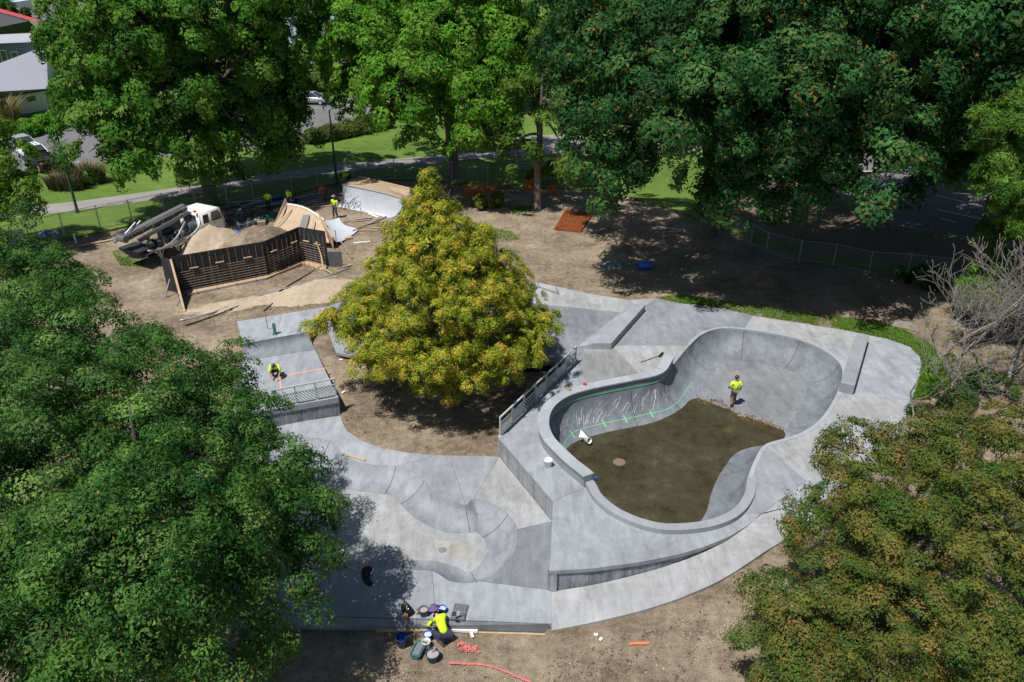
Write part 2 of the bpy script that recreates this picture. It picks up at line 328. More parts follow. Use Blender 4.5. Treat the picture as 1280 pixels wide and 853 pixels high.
sheet('dark_verge', [G(*p) for p in [(880, 262), (938, 292), (1041, 322), (1133, 336), (1280, 354), (1700, 410), (1700, 352), (1290, 320), (1110, 285), (1020, 236), (960, 225)]], .126, M['soil'])  # dark brown sheet laid over the lawn below the right hand trees
# strip of new grass along the slab edge
gpoly = [G(*p) for p in [(820, 372), (850, 369), (905, 377), (960, 385), (1000, 391), (1050, 397), (1095, 402), (1130, 412), (1160, 428), (1185, 450), (1190, 480), (1160, 500), (1140, 500), (1150, 470), (1153, 450), (1138, 434), (1110, 424), (1060, 413), (1000, 403), (940, 394), (905, 385), (840, 377)]]
def grass_blades(name, poly, n, h, cols, zfun, seed, smooth=0):
    r = np.random.default_rng(seed); P = np.array(poly2(poly)); lo, hi = P.min(0), P.max(0); pts = np.zeros((0, 2))
    while len(pts) < n:
        q = r.uniform(lo, hi, (n*2, 2)); q = q[inpoly(poly2(poly), q[:, 0], q[:, 1])]
        dens = .5+.5*vnoise(q[:, 0], q[:, 1], 2.3, seed)+.5*vnoise(q[:, 0], q[:, 1], .9, seed+1); q = q[r.random(len(q)) < np.clip(dens*1.5, .06, 1)]
        pts = np.r_[pts, q]
    pts = pts[:n]; z = zfun(pts[:, 0], pts[:, 1]); a = r.uniform(0, 6.28, n); wd = .022; hh = h*r.uniform(.5, 1.3, n); le = r.normal(0, .6, (n, 2))*hh[:, None]
    b = np.c_[pts, z]; t = np.c_[np.cos(a)*wd, np.sin(a)*wd, np.zeros(n)]
    V = np.stack([b-t, b+t, b+np.c_[le, hh]], 1).reshape(-1, 3); Fm = np.arange(n*3).reshape(-1, 3)
    cols = np.array(cols); c = cols[r.integers(0, len(cols), n)]*r.uniform(.8, 1.2, (n, 1))
    o = link(name, np_mesh(name, V, Fm, LEAFS, False, c)); return tag(o, kind='stuff')
GC = [(.085, .2, .018), (.12, .25, .025), (.06, .15, .015), (.17, .24, .05)]
go = grass_blades('grass', gpoly, 42000, .075, GC, lambda x, y: ground_z(x, y)+.0, 5); tag(go, 'bright green grass strip growing along the far slab edge', 'grass')
for nm, pl, n, lab in (('grass', [(140, 315), (165, 305), (185, 320), (178, 335), (150, 332)], 4000, 'patch of thin grass beside the truck tail'), ('weeds', [(640, 258), (664, 258), (668, 268), (640, 270)], 1500, 'low weeds at the foot of the slender tree'), ('weeds', [(612, 285), (640, 290), (650, 300), (615, 305)], 1500, 'sparse weeds on bare dirt behind the golden tree')):
    o = grass_blades(nm, [G(*p) for p in pl], n, .09, GC, lambda x, y: ground_z(x, y)+.0, 6); tag(o, lab, 'grass')
# ------------------------------------------------------------------ the skatepark
park = thing('skatepark', 'new grey concrete skatepark with raised deck, walls and sunken areas', 'skatepark')
def shrink(poly, d):
    """inset a polygon slightly so neighbouring panels leave a joint"""
    n = len(poly); out = []
    A = sum(poly[i][0]*poly[(i+1) % n][1]-poly[(i+1) % n][0]*poly[i][1] for i in range(n)); sg = 1 if A > 0 else -1
    for i in range(n):
        a, b, c = (Vector(poly[k % n][:2]) for k in (i-1, i, i+1))
        e1, e2 = (b-a), (c-b)
        if e1.length < 1e-6 or e2.length < 1e-6: continue
        n1, n2 = Vector((-e1.y, e1.x)).normalized()*sg, Vector((-e2.y, e2.x)).normalized()*sg
        m = n1+n2
        if m.length < .3: out.append((b.x, b.y)); continue
        m.normalize(); k = d/max(.5, m.dot(n1)); out.append((b.x+m.x*k, b.y+m.y*k))
    return out
def panel(spec, k, z=0, thick=.16, warm=0, rim=None, name='slab_panel', zf=None):
    pl = []
    for q in spec:
        if q[0] == 'r': pl += [(p.x, p.y) for p in rimpts(rim, q[1], q[2], 0)]
        else: p = G(q[0], q[1], z); pl.append((p.x, p.y))
    pl = shrink(pl, .006)
    return MB().prism(pl, z-thick, zf or z).build(name, conc(k, warm), park)
DECK_EDGE = [(687,714),(740,711),(800,703),(850,693),(880,684),(910,672),(935,657),(952,643)]
BW = dict(rim=bowl_rim)
panel([(622,546),(691,627),('r',0,8),(719,452)], 1.08, **BW)
panel([(719,452),('r',8,10),(763,432),(735,430)], .9, warm=1, **BW)
panel([(763,432),('r',10,13)], 1.24, warm=1, **BW)
panel([(691,627),('r',37,30),(952,643)]+DECK_EDGE[::-1][1:], 1.12, **BW)
panel([('r',26,30),(952,643),(1007,601)], .98, **BW)
panel([('r',22,26),(1007,601),(1050,610),(1110,570),(1142,500)], 1.2, warm=1, **BW)
panel([('r',19,22),(1142,500),(1152,462),(1150,446),(1138,434),(1110,424)], 1.18, **BW)
panel([('r',18,19),(1110,424),(1060,414)], 1.26, warm=1, **BW)
panel([('r',16,18),(1060,414),(1000,404),(940,395)], 1.28, warm=1, **BW)
panel([('r',13,16),(940,395),(905,386),(840,378),(820,373),(806,384),(763,432)], .92, **BW)
panel([(672,353),(740,368),(785,375),(820,373),(806,384),(779,391),(690,382),(640,376),(560,372),(460,369)], 1.25, warm=1)
panel([(779,391),(806,384),(763,432),(735,430)], 1.0)
panel([(560,372),(640,376),(690,382),(779,391),(735,430),(719,452),(640,456),(560,456)], .8)
panel([(460,369),(560,372),(560,456),(500,456),(420,441),(400,386),(418,380)], 1.1)
panel([(952,643.1),(1007,601.1),(1050,610.1),(1110,570.2),(1122,590),(1060,614.9)], 1.18)
# two low ledges
def ledge(px, z, k, name, h, endcut=0):
    P = [G(*p) for p in px]; mb = MB().prism(poly2(P), -.02, h); o = mb.build(name, concrete('ledge_concrete', k, contrast=.6), park); return o
bevel(ledge([(740,437),(764,437),(806,389),(791,387)], 0, 1.16, 'ledge', .4), .02, 1)
bevel(ledge([(1048,490),(1066,494),(1084,430),(1068,429)], 0, 1.05, 'ledge', .55), .02, 1)
# quarter-height block in front of the right ledge blends to the bowl deck; sloped bank beside the far ledge
bk = [G(*p) for p in [(722,434),(741,437),(792,387),(777,390)]]
MB().add([bk[0]+Vector((0,0,.004)), bk[1]+Vector((0,0,.33)), bk[2]+Vector((0,0,.33)), bk[3]+Vector((0,0,.004)), bk[1]+Vector((0,0,-.02)), bk[2]+Vector((0,0,-.02))], [(0,1,2,3),(0,4,1),(3,2,5),(1,4,5,2)]).build('bank', conc(1.22), park)
# lower slab panels
PK = dict(rim=pock_rim, z=-1)
panel([(280,536),(375,527),(425,520),(433,538),(450,550),(475,560),(510,566),(545,569),('r',5,0)], 1.2, **PK)
panel([(545,569),(562,569.5),('r',10,5)], 1.08, **PK)
panel([(562,569.5),(624,571),('r',11,10)], 1.12, **PK)
panel([(624,571),(690,652),('r',14,11)], 1.15, warm=1, **PK)
panel([(690,652),(690,738),('r',17,14)], .7, **PK)
panel([('r',17,19),(545,774),(690,780),(690,738)], 1.16, **PK)
panel([('r',19,22),(280,767),(545,774)], 1.1, **PK)
fb = [G(280,767,-1), G(686,780,-1)]; fo = [G(280,786,-1.47), G(684,792,-1.47)]
MB().add([fb[0]-Vector((0,.006,0)), fb[1]-Vector((0,.006,0)), fo[1], fo[0], fb[1]-Vector((0,0,.5)), fb[0]-Vector((0,0,.5))], [(3,2,1,0),(1,2,4),(0,5,3)]).build('edge_bank', concrete('edge_bank_concrete', .8), park)
# deck retaining walls
def wall_under(pts, zt, zb, th, mat, name, out=.0):
    mb = MB(); n = len(pts)
    for i in range(n-1):
        a, b = pts[i], pts[i+1]; d = (b-a); d.z = 0; d.normalize(); nn = Vector((d.y, -d.x, 0))*th
        za, zb_ = (zb(a.x), zb(b.x)) if callable(zb) else (zb, zb)
        mb.add([(a.x, a.y, za), (b.x, b.y, zb_), (b.x, b.y, zt), (a.x, a.y, zt), (a.x-nn.x, a.y-nn.y, za), (b.x-nn.x, b.y-nn.y, zb_), (b.x-nn.x, b.y-nn.y, zt), (a.x-nn.x, a.y-nn.y, zt)],
               [(0,1,2,3),(5,4,7,6),(3,2,6,7),(0,4,5,1)]+([(0,3,7,4)] if i == 0 else [])+([(1,5,6,2)] if i == n-2 else []))
    return mb.build(name, mat, park)
a, b, c = G(622,546), G(691,627), G(687,714); ins = Vector((.03,.03,0))
wall_under([a+Vector((.02,.0,0)), b+Vector((.02,.0,0)), c+Vector((.02,.03,0))], -.05, -1.3, .25, M['cpale'], 'retaining_wall')
de = crom([G(*p) for p in DECK_EDGE], 5, False)
rampz = lambda x: -1.02*max(0, min(1, (9.3-x)/7.9))
wall_under([p+Vector((-.03,.07,0)) for p in de], -.05, lambda x: rampz(x)-.3, .25, M['cwall'], 'retaining_wall')
# concrete path curving up round the front of the deck
outer = [(690,788,-1.02),(740,779,-.88),(800,765,-.68),(850,748,-.47),(900,725,-.24),(945,697,-.06),(1000,662,0),(1060,615,0)]
oc = crom([G(*p) for p in outer], 4, False); inner = crom([G(*p) for p in DECK_EDGE[:]], 4, False)
m1 = MB()
for i in range(len(oc)-1):
    q = [inner[i], inner[i+1], oc[i+1], oc[i]]
    top = [(p.x, p.y+(.05 if j < 2 else 0), rampz(p.x)+.0) for j, p in enumerate(q)]; bot = [(x, y, z-.2) for x, y, z in top]
    fs = [(3,2,1,0),(4,5,6,7),(3,7,6,2)]
    if i == 0 or i == 15: fs.append((0,4,7,3))
    if i == 14 or i == len(oc)-2: fs.append((1,2,6,5))
    if i == 15: m1.build('path_slab', conc(1.28, 1), park); m1 = MB(); top[0] = (top[0][0]+.012, top[0][1], top[0][2]); top[3] = (top[3][0]+.012, top[3][1], top[3][2])
    m1.add(top+bot, fs)
m1.build('path_slab', conc(1.2, 1), park)
# ---- bowl surface
def signed_in(rim):
    n = len(rim); A = sum(rim[i].x*rim[(i+1) % n].y-rim[(i+1) % n].x*rim[i].y for i in range(n)); return 1 if A > 0 else -1
def inner_offset(rim, d, it):
    n = len(rim); s = signed_in(rim); nr = []
    for i in range(n):
        t = rim[(i+2) % n]-rim[i-2]; t.z = 0; t.normalize(); nr.append(Vector((-t.y*s, t.x*s, 0)))
    for _ in range(6): nr = [(nr[i-1]+nr[i]*2+nr[(i+1) % n]).normalized() for i in range(n)]
    P = [rim[i]+nr[i]*(d(i) if callable(d) else d) for i in range(n)]
    for _ in range(it): P = [(P[i-1]+P[i]*2+P[(i+1) % n])/4 for i in range(n)]
    return P
def shell(rim, fl, zf, zr, nt_=10, a0=0.0):
    n = len(rim); rows = []
    for t in range(nt_+1):
        a = a0+t/nt_*(math.pi/2-a0); row = []
        for i in range(n):
            h = (math.sin(a)-math.sin(a0))/(1-math.sin(a0)); k = (math.cos(a0)-math.cos(a))/math.cos(a0); zb = zf(fl[i].x, fl[i].y); p = rim[i].lerp(fl[i], k)
            row.append(Vector((p.x, p.y, zr+(zb-zr)*h)))
        rows.append(row)
    return rows
def wA(): return G(866,496,-1.3), G(977,538,-1.3)
_a, _b = wA(); _d = (_b-_a).normalized(); _n = Vector((_d.y, -_d.x, 0))
def bowl_floor_z(x, y):
    s = (Vector((x, y, 0))-Vector((_a.x, _a.y, 0))).dot(_n)          # positive towards the camera
    return -1.3-max(-.13, min(.3, s*.07))
def bowl_run(i):
    u = i/SUB; return 1.5+1.5*float(sst(23.5, 26.5, u)-sst(30.5, 32.5, u))
bf = inner_offset(bowl_rim, bowl_run, 18)
rows = shell(bowl_rim, bf, bowl_floor_z, -.012, 10, .2)
def surf_panels(rows, cuts, name, mat, parent, gap=.10):
    n = len(rows[0])
    for ci in range(len(cuts)):
        a = cuts[ci]*SUB; b = (cuts[(ci+1) % len(cuts)]*SUB); b = b+n if b <= a else b
        mb = MB(); k = b-a+1; V = []
        for row in rows:
            pts = [row[i % n].copy() for i in range(a, b+1)]
            d0 = (pts[1]-pts[0]); pts[0] = pts[0]+d0.normalized()*min(.012, d0.length*.3); d1 = (pts[-2]-pts[-1]); pts[-1] = pts[-1]+d1.normalized()*min(.012, d1.length*.3)
            V += pts
        s = signed_in(rows[0])
        fs = [(r*k+i, r*k+i+1, (r+1)*k+i+1, (r+1)*k+i) for r in range(len(rows)-1) for i in range(k-1)]
        if s < 0: fs = [f[::-1] for f in fs]
        mb.add(V, fs); mb.build(name, mat, parent, True)
bowl = thing('skate_bowl', 'deep kidney shaped concrete bowl half flooded with muddy water', 'skate bowl', (0, 0, 0))
surf_panels(rows, [0, 4, 9, 11, 13, 16, 18, 20, 24, 27, 31, 34], 'bowl_wall', M['bowlc'], bowl)
back = [[p+Vector((0, 0, -.05)) + (p-q)*0 for p in row] for row, q in zip(rows, [0]*len(rows))] if False else rows
mbk = MB(); n = len(bowl_rim)
cen = sum(bowl_rim, Vector())/n
V = []
for row in rows: V += [Vector((p.x+(p.x-cen.x)*.004, p.y+(p.y-cen.y)*.004, p.z-.03)) for p in row]
mbk.add(V, [(r*n+i, r*n+(i+1) % n, (r+1)*n+(i+1) % n, (r+1)*n+i) for r in range(len(rows)-1) for i in range(n)]).build('bowl_backing', M['joint'], bowl)
mf = MB(); last = rows[-1]; tri = tessellate_polygon([[Vector((p.x, p.y, 0)) for p in last]])
# floor as a fine grid of strips so that its fall stays smooth
fx = np.array([[p.x, p.y] for p in last]); lo, hi = fx.min(0), fx.max(0)
gx, gy = np.meshgrid(np.arange(lo[0]-.5, hi[0]+.6, .25), np.arange(lo[1]-.5, hi[1]+.6, .25))
inn = inpoly([tuple(q) for q in fx], gx, gy); gi = inn.copy()
for _ in range(2):
    g2 = gi.copy(); g2[1:] |= gi[:-1]; g2[:-1] |= gi[1:]; g2[:, 1:] |= gi[:, :-1]; g2[:, :-1] |= gi[:, 1:]; gi = g2
gzv = np.array([bowl_floor_z(a, b) for a, b in zip(gx.ravel(), gy.ravel())])-.004
idm = np.arange(gx.size).reshape(gx.shape); keep = (gi[:-1, :-1] & gi[1:, 1:] & gi[:-1, 1:] & gi[1:, :-1])
Fq = np.stack([idm[:-1, :-1], idm[:-1, 1:], idm[1:, 1:], idm[1:, :-1]], -1)[keep]
link('bowl_floor', np_mesh('bowl_floor', np.c_[gx.ravel(), gy.ravel(), gzv], Fq, M['bowlf'], True), bowl)
# pale thin coping ring on the low rim; raised extension wall; raised near lip
def rim_band(rim, i, j, wd, zt, zb, name, mat, parent, inn=.0, taper=None, bow=.0):
    P = rimpts(rim, i, j, 0); k = len(P); s = signed_in(rim); mb = MB(); V = []
    for q in range(k):
        t = P[min(k-1, q+1)]-P[max(0, q-1)]; t.z = 0; t.normalize(); nn = Vector((t.y*s, -t.x*s, 0))
        z = zt*(taper(q/(k-1)) if taper else 1); a = P[q]-nn*inn; b = P[q]+nn*wd
        V += [(a.x, a.y, zb), (a.x, a.y, z), (b.x, b.y, z), (b.x, b.y, zb)]
    fs = []
    for q in range(k-1):
        for e in range(4): fs.append((q*4+e, q*4+(e+1) % 4, (q+1)*4+(e+1) % 4, (q+1)*4+e))
    fs += [(0, 3, 2, 1), tuple((k-1)*4+e for e in (0, 1, 2, 3))]
    if s < 0: fs = [f[::-1] for f in fs]
    mb.add(V, [f[::-1] for f in fs]); return mb.build(name, mat, parent)
ext = concrete('extension_concrete', .98, contrast=.6)
rim_band(bowl_rim, 0, 12, .40, .48, -.1, 'extension_wall', ext, bowl, .0)
for k in range(0, 12, 1):
    rim_band(bowl_rim, k, k+1, .46, .55, .475, 'coping_block', concrete('coping_block', 1.25+.09*(k % 3), contrast=.4) if k < 3 else bpy.data.materials['coping_block' + ('.%03d' % (k % 3) if k % 3 else '')], bowl, .05)
rim_band(bowl_rim, 13, 28, .16, .018, -.1, 'coping_strip', M['cap'], bowl, .02)
rim_band(bowl_rim, 28, 37, .34, .22, -.1, 'raised_lip', concrete('lip_concrete', 1.12, contrast=.5), bowl, .03, lambda t: min(1, .1+t*4))
wp = [G(*p, -1.3) for p in [(715,555),(760,540),(820,527),(858,505),(846,490),(866,490),(880,500),(893,498),(902,506),(914,511),(926,522),(938,521),(958,528),(979,533),(981,549),(958,560),(935,575),(925,600),(905,640),(890,665),(840,672),(780,660),(740,620),(705,580)]]
lr = np.random.default_rng(8); lp = crom([G(*q, -1.29) for q in [(868,497),(882,503),(896,501),(908,508),(926,520),(942,523),(958,529),(974,534)]], 10, False); Vl = []
for p_ in lp:
    for _k in range(6 if p_.x > 9.5 else 2):
        c_ = np.array(p_)+np.r_[lr.normal(0, .13, 2), 0]; c_[2] = max(-1.3, bowl_floor_z(c_[0], c_[1]))+.012; a_ = lr.uniform(0, 6.28); sz = lr.uniform(.02, .06); u_ = np.array((math.cos(a_), math.sin(a_), lr.uniform(-.2, .4)))*sz; v_ = np.array((-math.sin(a_), math.cos(a_), lr.uniform(-.2, .4)))*sz*.6; Vl += [c_-u_, c_+v_, c_+u_, c_-v_]
Vl = np.array(Vl); nl = len(Vl)//4; lc = np.array([(.22, .11, .04), (.12, .07, .03), (.3, .18, .06), (.07, .055, .03)])[lr.integers(0, 4, nl)]
lit = link('leaf_litter', np_mesh('leaf_litter', Vl, np.arange(nl*4).reshape(-1, 4), LEAFS, False, lc)); tag(lit, 'brown leaf litter washed up along the edge of the bowl water', 'leaf litter', None, 'stuff')
wo = MB().prism(poly2(crom(wp, 4)), -1.42, -1.3).build('water', M['water']); tag(wo, kind='structure')
# marks on the bowl: sprayed set-out line, splashes of pale slurry
def BS(u, t, off=.012):
    """point on the bowl wall, u in control points, t from rim (0) to floor (1)"""
    n = len(bowl_rim); f = u*SUB; i = int(math.floor(f)) % n; fr = f-math.floor(f); r = t*10; k = min(9, int(r)); g = r-k
    q = lambda i_, k_: rows[k_][i_ % n]
    p = q(i, k).lerp(q(i+1, k), fr).lerp(q(i, k+1).lerp(q(i+1, k+1), fr), g)
    du = q(i+1, k)-q(i, k); dt = q(i, k+1)-q(i, k); nn = du.cross(dt).normalized()
    if nn.z < 0: nn = -nn
    return p+nn*off
def mark(pts, wd, off=.012):
    P = [BS(u, t, off) for u, t in pts]; V = []
    for i, p in enumerate(P):
        d = (P[min(i+1, len(P)-1)]-P[max(0, i-1)]); 
        if d.length < 1e-6: d = Vector((1, 0, 0))
        u, t = pts[i]; nn = BS(u, t, .1)-BS(u, t, 0); s = d.cross(nn).normalized()*wd/2; V += [p-s, p+s]
    return V, [(2*i, 2*i+2, 2*i+3, 2*i+1) for i in range(len(P)-1)]
def lin(u0, t0, u1, t1, n=24): return [(u0+(u1-u0)*i/n, t0+(t1-t0)*i/n) for i in range(n+1)]
gm = MB()
main = lin(3.0, .66, 4.2, .62, 8)+lin(4.4, .6, 6.5, .52, 14)+lin(6.6, .52, 9.6, .55, 22)+lin(9.8, .56, 12.3, .72, 20)
gm.add(*mark(main, .026))
for u, t in ((6.4, .53), (8.1, .53), (8.7, .54), (9.7, .56)): gm.add(*mark(lin(u-.02, t-.09, u+.03, t+.1, 5), .05))
gm.add(*mark(lin(2.9, .66, 3.1, .8, 5), .05))
gs = gm.build('sprayed_line', M['gsp']); tag(gs, 'green sprayed set-out line with ticks round the bowl wall', 'paint line')
gm2 = MB(); P = rimpts(bowl_rim, 3, 11, 0); s_ = signed_in(bowl_rim); V = []
for q in range(len(P)):
    t = P[min(len(P)-1, q+1)]-P[max(0, q-1)]; t.z = 0; t.normalize(); nn = Vector((-t.y*s_, t.x*s_, 0))*.012; V += [P[q]+nn+Vector((0, 0, .10)), P[q]+nn+Vector((0, 0, .17))]
gm2.add(V, [(2*i, 2*i+2, 2*i+3, 2*i+1) for i in range(len(P)-1)]).build('sprayed_line', M['gsp']); tag(bpy.data.objects['sprayed_line.001'], 'green line under the pale coping of the bowl extension wall', 'paint line')
sm = MB(); r_ = random.Random(4)
for i in range(95):
    u = r_.uniform(3.4, 11.2); t = r_.uniform(.16, .5); ln = r_.uniform(.12, .3); sl = r_.uniform(.25, .6)*(1 if u < 10 else .4); t1 = max(.1, t-ln*.8)
    k = 7; pts = [(u+sl*ln*2*j/k+r_.uniform(-.02, .02), t+(t1-t)*(j/k)+r_.uniform(-.008, .008)) for j in range(k+1)]
    sm.add(*mark(pts, r_.uniform(.007, .022), .009))
so = sm.build('slurry_splashes', M['wsp'], bowl); tag(so, kind='stuff')
# ---- the lower pocket
pf = inner_offset(pock_rim, 1.2, 16); pf = [Vector((p.x, p.y, 0)) for p in pf]
prow = shell(pock_rim, pf, lambda x, y: -1.62, -1.003, 10, .62)
surf_panels(prow, [2, 5, 7, 10, 13, 17, 20], 'pocket_wall', concrete('pocket_concrete', .94, contrast=1.1), park)
MB().prism(poly2(prow[-1]), -1.9, -1.622).build('pocket_floor', conc(1.22, 1), park)
V = []; n = len(pock_rim)
for row in prow: V += [p-Vector((0, 0, .03)) for p in row]
MB().add(V, [(r*n+i, r*n+(i+1) % n, (r+1)*n+(i+1) % n, (r+1)*n+i) for r in range(len(prow)-1) for i in range(n)]).build('pocket_backing', M['joint'], park)
stain = crom([G(*p, -1.615) for p in [(534,672),(552,676),(575,677),(592,684),(588,694),(570,697),(552,692),(540,684)]], 5)
MB().prism(poly2(stain), -1.622, -1.618).build('cured_patch', concrete('cured_patch', 1.3, tint=(1.1, 1, .86)), park)
def plate(c, r, name, mat, label, cat):
    o = MB().lathe([(.001, .004), (r*.78, .004), (r*.8, .012), (r, .012), (r, -.02)], 20).build(name, mat, None, False, c); return tag(o, label, cat)
plate(G(553,688,-1.618), .16, 'drain_cover', conc(.8), 'round drain cover in the floor of the lower pocket', 'drain cover')
plate(G(774,578,-1.298), .28, 'drain_cover', flat('mud_disc', (.16, .13, .085), .7), 'round pale drain cover showing through the muddy bowl water', 'drain cover')
# ---- left block: raised strip, quarter pipe, flat and front wall
blk = thing('ramp_block', 'raised concrete block with a quarter pipe and a railing at its front edge', 'skate ramp')
zs = .62
s0, s1, s2, s3 = G(296,402,zs), G(407,384,zs), G(386,415,zs), G(303,430,zs)
ext_l = ext_l2 = Vector((0, 0, 0))
def strip(name, P, zt, zb, mat): return MB().prism(poly2(P), zb, zt).build(name, mat, blk)
midA, midB = s1.lerp(s0, .5), s2.lerp(s3, .5)
strip('top_panel', shrink([s1, midA, midB, s2], .006), zs, -.4, conc(1.3)); strip('top_panel', shrink([midA, s0+ext_l, s3+ext_l2, midB], .006), zs, -.4, conc(1.2))
f0, f1 = G(394,437,0), G(300,452,0); 
def qp(name, a, b, c, d, mat):
    """curved face from top edge a-b down to floor edge d-c"""
    V = []; N = 8
    for t in range(N+1):
        q = t/N*math.pi/2
        for e, g in ((a, d), (b, c)):
            p = e.lerp(g, 1-math.cos(q)); V.append(Vector((p.x, p.y, e.z+(g.z-e.z)*math.sin(q))))
    return MB().add(V, [(2*i, 2*i+1, 2*i+3, 2*i+2) for i in range(N)]).build(name, mat, blk, True)
fl2 = f1; s3e = s3+ext_l2
for i in range(3):
    a, b = s2.lerp(s3e, i/3), s2.lerp(s3e, (i+1)/3-.002); c_, d_ = f0.lerp(fl2, (i+1)/3-.002), f0.lerp(fl2, i/3); qp('quarter_panel', a-Vector((0,0,.003)), b-Vector((0,0,.003)), c_, d_, M['bowlc'])
e0, e1 = G(423,497,0), G(290,521,0)
strip('flat_panel', shrink([f0, fl2, e1, e0], .006), -.004, -.3, conc(1.16))
w0, w1 = e0+Vector((-.03, .05, 0)), e1+Vector((0, .05, 0))
MB().prism(poly2([w0, w1, w1+Vector((0, .3, 0)), w0+Vector((0, .3, 0))]), -1.3, -.05).build('front_wall', M['cwall'], blk)
sw = [e0+Vector((-.04, .06, 0)), f0+Vector((-.04, 0, 0)), s1+Vector((-.04, 0, 0)), s1+Vector((-.4, 0, 0)), f0+Vector((-.4, 0, 0)), e0+Vector((-.4, .36, 0))]
MB().prism(poly2(sw), -1.3, -.06).build('side_wall', conc(.85), blk)
om = MB(); 
for pts in ([(350,471),(375,466),(408,460)], [(350,472),(351,486)]):
    P = crom([G(*p, .0) for p in pts], 4, False); om.prism(poly2(ribbon(P, .07)), -.003, .003)
o = om.build('sprayed_line', M['osp2']); tag(o, 'faint orange sprayed line across the raised block by the crouching worker', 'paint line')
# steel post standing on the strip
p = G(344,418,zs); t = thing('steel_post', 'short dark teal steel post standing on the raised block', 'post', p)
MB().box((0, 0, .32), (.14, .14, .64)).build('post', M['teal'], t); MB().box((0, 0, .02), (.26, .26, .04)).build('base_plate', M['teal'], t)
for k, (px, py, hh) in enumerate(((335,412,.9), (269,408,.75))):
    p = G(px, py, zs if k == 0 else 0); o = MB().tube([p, p+Vector((-.03, 0, hh))], .03, 6).build('stake', M['galv']); tag(o, 'thin grey stake at the edge of the raised block' if k == 0 else 'grey stake in the dirt left of the raised block', 'stake')
# ------------------------------------------------------------------ railings
def railing(name, label, a, b, nb, hgt, solid_even=True):
    t = thing(name, label, 'railing', a); d = (b-a); L = d.length; d.normalize(); t.rotation_euler = (0, 0, math.atan2(d.y, d.x)); bay = L/nb; dz = (b.z-a.z)/L
    P = lambda s, z: (s, 0, z)
    for i in range(nb+1): MB().box((i*bay, 0, hgt/2), (.06, .06, hgt)).build('post', M['railp'], t); MB().box((i*bay, 0, .012), (.16, .14, .024)).build('base_plate', M['railp'], t)
    MB().box((L/2, 0, hgt+.03), (L+.06, .08, .055)).build('top_rail', M['railp'], t)
    for i in range(nb):
        x0, x1 = i*bay+.035, (i+1)*bay-.035; z0, z1 = .12, hgt*.66
        MB().bar((x0, 0, z1+.02), (x1, 0, z1+.02), .045).build('mid_rail', M['railp'], t); MB().bar((x0, 0, z0-.02), (x1, 0, z0-.02), .045).build('bottom_rail', M['railp'], t)
        if solid_even and i % 2 == 1:
            MB().box(((x0+x1)/2, 0, (z0+z1)/2), (x1-x0-.01, .012, z1-z0-.02)).build('infill_sheet', M['railp'], t)
        else:
            ns = 6; w_ = x1-x0; hh = z1-z0; sgn = 1 if (i % 4 < 2) else -1
            for k in range(-3, ns):
                s0_, s1_ = x0+w_*k/ns, x0+w_*(k+3)/ns; za, zb = z0, z1
                if s0_ < x0: za = z0+hh*(x0-s0_)/(s1_-s0_); s0_ = x0
                if s1_ > x1: zb = z0+hh*(x1-(x0+w_*k/ns))/((x0+w_*(k+3)/ns)-(x0+w_*k/ns)); s1_ = x1
                if s1_-s0_ < .03: continue
                if sgn < 0: s0_, s1_ = x0+x1-s0_, x0+x1-s1_
                MB().bar((s0_, 0, za), (s1_, 0, zb), .02, .05).build('slat', M['railp'], t)
    return t
railing('railing', 'long grey steel railing along the deck edge beside the golden tree', G(622,546)+Vector((.12, .05, .002)), G(718,453)+Vector((.05, -.1, .002)), 7, .95)
railing('railing', 'short grey railing on the front edge of the raised block', e0+Vector((-.12, .12, .0)), G(345,512,0)+Vector((0, .12, .0)), 3, .95, False)
